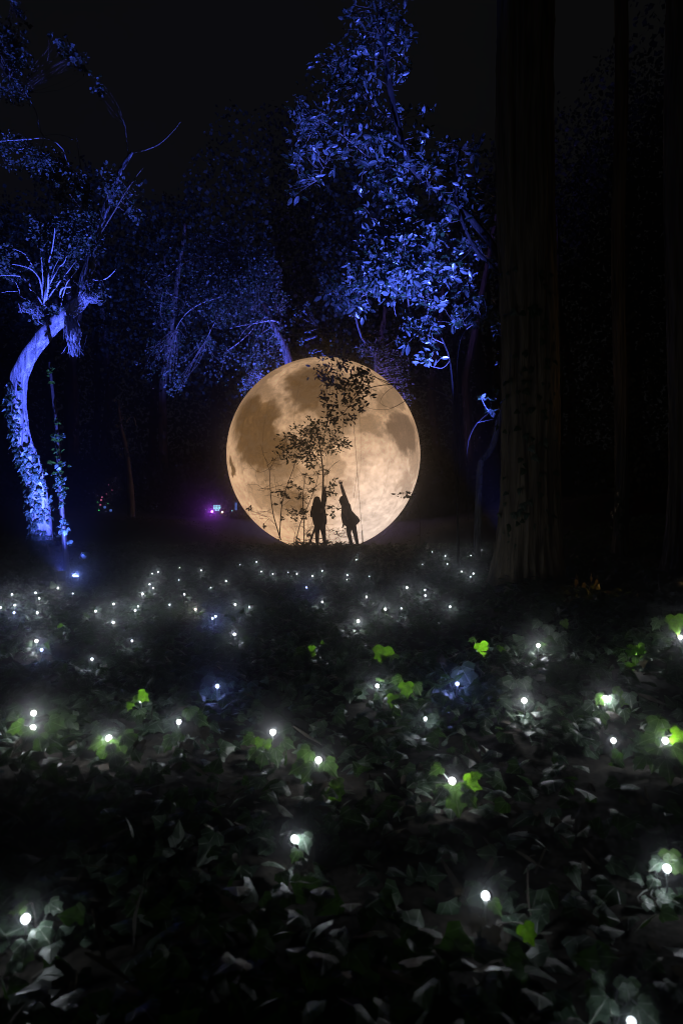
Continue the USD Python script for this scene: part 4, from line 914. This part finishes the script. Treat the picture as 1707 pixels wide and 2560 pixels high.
clump('yellow-green ivy tuft at the right over a hidden orb', 1592, 1634, [(1578, 1628, .09, -30, .3, Gm, -.05), (1600, 1625, .09, 30, .2, Gm, -.05), (1588, 1650, .07, 0, .3, Dm, -.1), (1625, 1622, .07, 70, .4, Dm, -.02), (1556, 1645, .08, -60, .4, Dm, -.03), (1612, 1662, .07, 30, .5, M_dry, -.06), (1575, 1668, .07, -10, .5, Gm, -.12)])
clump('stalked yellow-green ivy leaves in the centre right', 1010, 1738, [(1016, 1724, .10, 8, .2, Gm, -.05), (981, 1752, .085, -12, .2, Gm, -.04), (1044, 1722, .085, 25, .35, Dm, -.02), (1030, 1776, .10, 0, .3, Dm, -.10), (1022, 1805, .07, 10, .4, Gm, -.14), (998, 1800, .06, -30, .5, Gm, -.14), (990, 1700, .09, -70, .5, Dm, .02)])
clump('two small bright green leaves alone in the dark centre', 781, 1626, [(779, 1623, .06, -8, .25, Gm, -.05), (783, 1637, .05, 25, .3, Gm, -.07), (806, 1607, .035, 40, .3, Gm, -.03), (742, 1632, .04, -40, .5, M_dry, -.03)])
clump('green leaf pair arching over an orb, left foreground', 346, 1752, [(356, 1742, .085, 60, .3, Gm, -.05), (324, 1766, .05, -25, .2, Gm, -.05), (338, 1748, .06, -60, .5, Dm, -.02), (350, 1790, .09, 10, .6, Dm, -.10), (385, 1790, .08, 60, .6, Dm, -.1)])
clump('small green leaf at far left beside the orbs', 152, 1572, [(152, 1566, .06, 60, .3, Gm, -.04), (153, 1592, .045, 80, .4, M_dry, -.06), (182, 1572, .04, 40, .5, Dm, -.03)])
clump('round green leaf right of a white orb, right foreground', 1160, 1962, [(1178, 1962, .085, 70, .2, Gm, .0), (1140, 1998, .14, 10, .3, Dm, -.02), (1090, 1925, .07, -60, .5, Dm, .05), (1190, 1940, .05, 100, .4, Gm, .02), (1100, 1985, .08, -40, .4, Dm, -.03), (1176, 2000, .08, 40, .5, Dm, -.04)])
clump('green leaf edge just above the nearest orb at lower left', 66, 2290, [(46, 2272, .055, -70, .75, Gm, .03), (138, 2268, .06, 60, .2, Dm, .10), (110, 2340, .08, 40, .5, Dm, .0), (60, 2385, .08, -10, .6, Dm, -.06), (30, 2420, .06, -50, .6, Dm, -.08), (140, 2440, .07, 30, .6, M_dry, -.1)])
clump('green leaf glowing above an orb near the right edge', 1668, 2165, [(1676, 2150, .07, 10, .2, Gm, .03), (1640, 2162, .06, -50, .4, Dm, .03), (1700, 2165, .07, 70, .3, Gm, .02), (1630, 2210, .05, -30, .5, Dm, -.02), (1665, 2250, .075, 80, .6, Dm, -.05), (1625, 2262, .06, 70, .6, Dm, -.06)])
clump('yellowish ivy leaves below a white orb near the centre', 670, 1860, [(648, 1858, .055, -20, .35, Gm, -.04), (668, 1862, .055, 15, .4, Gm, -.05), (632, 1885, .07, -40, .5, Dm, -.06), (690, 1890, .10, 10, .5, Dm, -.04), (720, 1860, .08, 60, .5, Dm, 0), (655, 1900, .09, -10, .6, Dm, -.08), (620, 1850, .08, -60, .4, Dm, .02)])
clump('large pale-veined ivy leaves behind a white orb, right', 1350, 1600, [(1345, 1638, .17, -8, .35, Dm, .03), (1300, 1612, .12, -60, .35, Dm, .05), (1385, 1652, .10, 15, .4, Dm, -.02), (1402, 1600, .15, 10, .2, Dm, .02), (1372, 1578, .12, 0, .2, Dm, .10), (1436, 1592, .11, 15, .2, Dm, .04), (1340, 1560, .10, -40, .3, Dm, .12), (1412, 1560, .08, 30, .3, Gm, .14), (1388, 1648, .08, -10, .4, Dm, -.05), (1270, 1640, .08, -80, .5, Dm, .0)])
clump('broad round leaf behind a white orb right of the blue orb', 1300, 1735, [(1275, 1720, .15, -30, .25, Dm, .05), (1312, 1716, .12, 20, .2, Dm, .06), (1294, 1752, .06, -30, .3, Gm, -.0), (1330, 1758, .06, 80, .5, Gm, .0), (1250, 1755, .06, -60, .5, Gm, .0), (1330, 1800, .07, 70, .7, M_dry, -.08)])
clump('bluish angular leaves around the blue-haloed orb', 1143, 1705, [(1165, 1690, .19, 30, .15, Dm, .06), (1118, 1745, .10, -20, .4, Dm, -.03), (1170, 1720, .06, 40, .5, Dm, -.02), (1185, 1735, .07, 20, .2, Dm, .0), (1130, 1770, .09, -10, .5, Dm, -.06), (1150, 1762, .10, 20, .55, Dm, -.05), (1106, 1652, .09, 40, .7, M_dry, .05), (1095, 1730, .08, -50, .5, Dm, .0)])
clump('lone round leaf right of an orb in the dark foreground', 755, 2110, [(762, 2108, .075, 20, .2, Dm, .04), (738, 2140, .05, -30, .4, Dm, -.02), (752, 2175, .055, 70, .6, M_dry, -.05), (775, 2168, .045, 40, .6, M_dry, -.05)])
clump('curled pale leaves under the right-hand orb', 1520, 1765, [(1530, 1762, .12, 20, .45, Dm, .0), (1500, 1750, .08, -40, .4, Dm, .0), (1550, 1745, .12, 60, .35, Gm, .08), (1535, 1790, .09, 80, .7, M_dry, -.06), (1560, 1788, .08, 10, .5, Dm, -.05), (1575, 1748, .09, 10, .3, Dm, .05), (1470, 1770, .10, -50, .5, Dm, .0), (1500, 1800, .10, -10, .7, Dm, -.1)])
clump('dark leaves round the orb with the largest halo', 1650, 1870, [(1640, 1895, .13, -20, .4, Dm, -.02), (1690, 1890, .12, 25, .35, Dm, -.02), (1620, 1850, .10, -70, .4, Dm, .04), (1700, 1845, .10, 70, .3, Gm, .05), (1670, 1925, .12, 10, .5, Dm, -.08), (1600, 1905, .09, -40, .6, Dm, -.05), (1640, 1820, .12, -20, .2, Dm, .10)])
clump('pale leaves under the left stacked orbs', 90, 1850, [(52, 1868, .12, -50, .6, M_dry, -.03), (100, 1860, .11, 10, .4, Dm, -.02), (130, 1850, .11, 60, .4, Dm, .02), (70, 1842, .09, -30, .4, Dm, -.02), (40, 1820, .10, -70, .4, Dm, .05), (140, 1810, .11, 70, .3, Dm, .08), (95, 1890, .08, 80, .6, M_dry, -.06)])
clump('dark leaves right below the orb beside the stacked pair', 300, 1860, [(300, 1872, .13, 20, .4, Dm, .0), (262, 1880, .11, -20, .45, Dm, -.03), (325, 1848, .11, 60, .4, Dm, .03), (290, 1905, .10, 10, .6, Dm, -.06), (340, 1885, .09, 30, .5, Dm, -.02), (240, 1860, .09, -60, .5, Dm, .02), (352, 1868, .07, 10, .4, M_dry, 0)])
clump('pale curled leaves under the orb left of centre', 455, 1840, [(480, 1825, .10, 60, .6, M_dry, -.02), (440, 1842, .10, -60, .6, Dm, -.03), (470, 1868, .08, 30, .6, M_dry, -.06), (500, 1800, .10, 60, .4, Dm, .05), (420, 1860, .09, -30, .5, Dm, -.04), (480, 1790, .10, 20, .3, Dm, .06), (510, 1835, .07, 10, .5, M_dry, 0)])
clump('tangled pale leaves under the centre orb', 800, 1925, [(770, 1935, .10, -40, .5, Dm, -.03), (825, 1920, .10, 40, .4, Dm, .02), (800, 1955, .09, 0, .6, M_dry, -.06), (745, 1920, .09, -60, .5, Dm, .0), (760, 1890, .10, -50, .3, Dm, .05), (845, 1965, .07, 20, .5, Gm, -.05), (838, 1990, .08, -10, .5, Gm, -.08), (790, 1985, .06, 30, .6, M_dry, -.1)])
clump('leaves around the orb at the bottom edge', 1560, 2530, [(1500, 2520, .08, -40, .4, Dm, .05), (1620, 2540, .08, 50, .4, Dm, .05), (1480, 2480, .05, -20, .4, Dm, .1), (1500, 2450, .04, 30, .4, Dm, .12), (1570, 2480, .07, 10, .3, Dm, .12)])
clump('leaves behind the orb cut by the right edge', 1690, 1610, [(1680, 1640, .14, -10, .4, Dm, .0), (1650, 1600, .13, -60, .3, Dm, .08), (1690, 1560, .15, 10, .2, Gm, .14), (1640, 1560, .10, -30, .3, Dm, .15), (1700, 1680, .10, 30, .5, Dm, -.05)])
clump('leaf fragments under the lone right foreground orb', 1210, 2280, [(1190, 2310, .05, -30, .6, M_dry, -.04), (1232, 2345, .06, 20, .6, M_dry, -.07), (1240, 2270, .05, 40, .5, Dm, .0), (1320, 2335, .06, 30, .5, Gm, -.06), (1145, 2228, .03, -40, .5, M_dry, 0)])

# carpet of ivy
def carpet(n, y0, y1, s0, s1, shape, hmax, dens_pow, seed, tilt=.55):
    r_ = np.random.default_rng(seed)
    y = y0 + (y1 - y0) * r_.random(n) ** dens_pow
    x = (r_.random(n) * 2 - 1) * (.62 * y + .7)
    k = meshkit.fbm(np.stack([x * 1.3, y * 1.3, 0 * x], -1), 3, seed=seed)
    keep = r_.random(n) < np.clip((k - .28) * 4, .35, 1)
    x, y, k = x[keep], y[keep], k[keep]
    n = len(x)
    z = ground(x, y) + hmax * (.1 + .9 * r_.random(n)) * np.clip(k * 1.5, .3, 1.1)
    D = norm(np.stack([r_.normal(size=n), r_.normal(size=n) - .3, -.25 + .35 * r_.normal(size=n)], -1))
    N = norm(np.stack([tilt * r_.normal(size=n), tilt * r_.normal(size=n) - .35, np.ones(n)], -1))
    S = s0 + (s1 - s0) * r_.random(n)
    P = np.stack([x, y, z], -1)
    b = blocked(P + D * S[:, None] * .4, S * 1.15)
    return P[~b], D[~b], N[~b], S[~b]
A = carpet(17000, .7, 8.5, .045, .10, IVYC, .16, .85, 31)
B = carpet(26000, 8, 21, .06, .12, IVYC, .14, .75, 32)
single('ivy_carpet', cat([leaves(IVYC, *A), leaves(IVYC, *B)]), M_ivy, label='dark ivy carpet covering the ground among the glowing orbs', cat='ivy', kind='stuff', uv=np.tile(IVYC[0][:, :2], (len(A[0]) + len(B[0]), 1)))
A = carpet(1300, .7, 8.5, .04, .09, ELL, .12, .85, 41, .8)
B = carpet(3500, 8, 21, .06, .12, ELL, .10, .75, 42, .8)
Cc = carpet(1100, .7, 9, .10, .24, BLADE, .16, .85, 43, 1.0)
single('leaf_litter', cat([leaves(ELL, *A), leaves(ELL, *B), leaves(BLADE, *Cc)]), M_dry, label='dry curled leaves and grass blades lying between the ivy', cat='leaf litter', kind='stuff')
# litter on the bank beside the globe
n = 9000
r_ = np.random.default_rng(77)
x = r_.uniform(-14, 12, n); y = r_.uniform(20.2, 27, n)
keep = np.hypot(x - MC[0], y - MC[1]) > 1.7
x, y = x[keep], y[keep]; n = len(x)
P = np.stack([x, y, ground(x, y) + .03 * r_.random(n)], -1)
single('bank_litter', leaves(ELL, P, r_.normal(size=(n, 3)) * [1, 1, .3], np.stack([.5 * r_.normal(size=n), .5 * r_.normal(size=n), np.ones(n)], -1), r_.uniform(.06, .13, n)), M_dry, label='fallen leaves on the bank at the foot of the globe', cat='leaf litter', kind='stuff')

# ------------------------------------------------------------------ far coloured lights of the trail
FD = 33.0
M_cy, M_mg, M_or, M_yl, M_gn, M_bl, M_am = [glow(*a) for a in (('cyan_pixel', (.35, .9, 1.0), 1.4), ('magenta_lamp', (.5, .06, 1.0), 40.), ('orange_lamp', (1., .55, .15), 30.), ('yellow_lamp', (1., .6, .1), 14.), ('green_lamp', (.1, 1., .2), .7), ('blue_strip', (.15, .3, 1.0), .35), ('amber_glow', (1., .45, .06), 3.))]
lp = thing('dotted_lantern', 'far cyan dotted light panel left of the globe', 'light panel', at(542, 1300, FD))
fr_ = trimesh.creation.box([.40, .05, .34]); fr_.apply_translation(at(542, 1269.5, FD + .05)); part(lp, 'panel', fr_, M_metal)
part(lp, 'post', tube(np.array([at(542, 1279, FD + .05), at(542, 1335, FD + .05)]), .02, 6), M_metal)
for j in range(4):
    for i in range(5 - (j == 3) * 2):
        s = trimesh.creation.icosphere(1, .026 + .006 * ((i + j) % 2)); s.apply_translation(at(534.5 + i * 3.7 + (j == 3) * 3.7 + (j % 2) * .8, 1264.5 + j * 3.6, FD)); part(lp, 'lamp', s, M_cy)
def lamp(name, label, px, py, r, mat, d=FD, foot=1335, inten=0., col=(1, 1, 1)):
    c = at(px, py, d)
    p = thing(name, label, 'lamp', (c[0], c[1], at(0, foot, d)[2]))
    s = trimesh.creation.icosphere(2, r); s.apply_translation(c); part(p, 'bulb', s, mat, smooth=True)
    if inten:
        L = UsdLux.SphereLight.Define(stage, p + '/shine')
        L.CreateRadiusAttr(r * 1.05); L.CreateNormalizeAttr(True); L.CreateIntensityAttr(inten); L.CreateColorAttr(Gf.Vec3f(*col))
        L.AddTranslateOp().Set(Gf.Vec3d(0, 0, float(c[2] - at(0, foot, d)[2])))
    part(p, 'socket', tube(np.array([c - [0, 0, r * 1.8], c - [0, 0, r * .8]]), [r * .5, r * .6], 8), M_metal)
    part(p, 'post', tube(np.array([c - [0, 0, r * 1.7], at(px, foot, d)]), .012, 6), M_metal)
lamp('lamp', 'far magenta lamp left of the cyan dotted panel', 530, 1279, .045, M_mg, inten=7., col=(.5, .06, 1.0))
lamp('lamp', 'far small orange lamp right of the cyan dotted panel', 556, 1281, .035, M_or)
lamp('lamp', 'far tiny white lamp at the left rim of the globe', 580, 1277, .025, M_cy)
lamp('lamp', 'far tiny green lamp left of the magenta lamp', 514, 1274, .025, M_gn)
bs = thing('banner', 'far narrow blue lit banner at the left rim of the globe', 'banner', at(590, 1300, FD))
bm = trimesh.creation.box([.10, .03, .36]); bm.apply_translation(at(590, 1266, FD)); part(bs, 'cloth', bm, M_bl)
part(bs, 'pole', tube(np.array([at(591.6, 1256, FD + .05), at(591.6, 1335, FD + .05)]), .012, 6), M_metal)
# shrub with coloured fairy lights far left
sh = thing('lit_shrub', 'far shrub with pink and green fairy lights left of the globe', 'shrub', at(262, 1320, 30))
cl = [cluster(px, py, rx, ry, 30, .5, n, .12, QUAD) for px, py, rx, ry, n in [(270, 1225, 22, 26, 260), (262, 1270, 20, 20, 160), (252, 1255, 12, 16, 90), (285, 1205, 12, 12, 60)]]
C = crown(cl, QUAD, M_fine, sh, 'foliage')
part(sh, 'trunk', tube(spline(pts([(262, 1320), (265, 1260), (272, 1200)], 30), 8), [.08, .03], 8), M_barkD, smooth=True)
twigs(C, spline(pts([(262, 1320), (265, 1260), (272, 1200)], 30), 8), sh, M_twig, .008)
M_pk = glow('pink_lamp', (1., .22, .5), .35)
for px, py, m_, r in [(244, 1256, M_gn, .03), (247, 1276, M_gn, .032), (270, 1259, M_gn, .02), (253, 1250, M_pk, .045), (251, 1262, M_pk, .04), (255, 1243, M_pk, .035), (262, 1268, M_bl, .06), (277, 1276, M_bl, .06), (280, 1225, M_pk, .02), (266, 1235, M_pk, .018), (272, 1212, M_pk, .018)]:
    s = trimesh.creation.icosphere(1, r); s.apply_translation(at(px, py, 29.5)); part(sh, 'fairy_light', s, m_)
lamp('lamp', 'far yellow lamp at the foot of the fairy-lit shrub', 254, 1290, .055, M_yl, 29.3, inten=5., col=(1., .6, .1))
lamp('lamp', 'far amber lamp at the left picture edge', 20, 1272, .05, M_am, 26., 1345, inten=14., col=(1., .45, .06))
am = thing('amber_shrub', 'far shrub lit amber at the left edge behind the leaning tree', 'shrub', at(18, 1345, 26.5))
C = crown([cluster(18, 1262, 14, 20, 26.4, .3, 120, .11, QUAD), cluster(22, 1285, 12, 14, 26.4, .3, 80, .10, QUAD)], QUAD, M_dry, am)
part(am, 'trunk', tube(spline(pts([(18, 1345), (19, 1300), (18, 1255)], 26.5), 6), [.05, .02], 8), M_barkD, smooth=True)
twigs(C, spline(pts([(18, 1345), (19, 1300), (18, 1255)], 26.5), 6), am, M_twig, .006)
# amber-lit dry twigs at the right
dr = thing('dry_plant', 'withered amber-brown leaves on stalks before the massive trunk', 'plant', hit(1460, 1500, 0))
g_ = hit(1460, 1500, 0)
for px, py, s in [(1438, 1446, .13), (1460, 1455, .12), (1452, 1466, .10), (1492, 1446, .09), (1476, 1440, .07), (1366, 1506, .09), (1348, 1508, .08), (1442, 1528, .12), (1424, 1528, .09)]:
    c = at(px, py, g_[1]); part(dr, 'leaf', leaves(ELL_W, [c], [[rng.normal() * .5, -.3, -1]], [[.5, -.8, .2]], [s]), M_dry)
    part(dr, 'stalk', tube(spline([c, c + [.02, .02, .05], g_ + (c - g_) * [.6, .6, .2], g_ + [.3 * (c[0] - g_[0]), 0, -.04]], 7), .004, 4), M_dry)
wf3 = flood('floodlight', 'tiny amber floodlight hidden in the ivy right of the massive trunk', (g_[0] + .95, g_[1] - .35, float(ground(g_[0] + .95, g_[1] - .35))), at(1455, 1452, g_[1]), (1., .5, .1), 5., 24, size=.05)

# ------------------------------------------------------------------ dark wood all round (one mass)
r_ = np.random.default_rng(99)
def wood(n, x0, x1, y0, y1, ztop, s):
    x = r_.uniform(x0, x1, n); y = r_.uniform(y0, y1, n)
    top = ztop * (.55 + .75 * meshkit.fbm(np.stack([x * .16, y * .16, 0 * x], -1), 3, seed=5))
    z = ground(x, y) + top * r_.random(n) ** .85
    P = np.stack([x, y, z], -1)
    return P, rdir(n, -.2), norm(r_.normal(size=(n, 3)) + [0, -.8, .3]), s * r_.uniform(.5, 1.5, n)
ms = [leaves(QUAD, *wood(150000, -34, 34, 37, 48, 24, .22)), leaves(QUAD, *wood(50000, -26, -15, 10, 38, 17, .2)), leaves(QUAD, *wood(60000, 11, 24, 9, 38, 24, .2)), leaves(QUAD, *wood(20000, -14, 14, 34.5, 38, 3.2, .18))]
tk = []
for i in range(46):
    x, y = r_.uniform(-32, 32), r_.uniform(36, 47); z0 = float(ground(x, y))
    tk.append(tube(np.array([[x, y, z0 - .2], [x + r_.normal() * .3, y, z0 + 7], [x + r_.normal() * .8, y, z0 + 16]]), [.3, .22, .08], 7))
single('dark_wood', cat(ms), M_dark, label='unlit dark woodland standing all round behind the globe', cat='woodland', kind='stuff')
single('dark_wood_trunks', cat(tk), M_barkD, label='unlit trunks of the woodland behind the globe', cat='woodland', kind='stuff')

# ------------------------------------------------------------------ damp night air
hz = trimesh.creation.box([290, 150, 45]); hz.apply_translation([0, 55, 45 / 2 - 2.2])
M_haze = MAT('haze_air', {'v': ('principled_volume', {'color': (.92, .94, 1.0), 'density': HAZE, 'anisotropy': HAZE_G})}, [], None, 'v.volume')
single('haze', hz, M_haze, label='faint damp night air', cat='haze', kind='stuff')
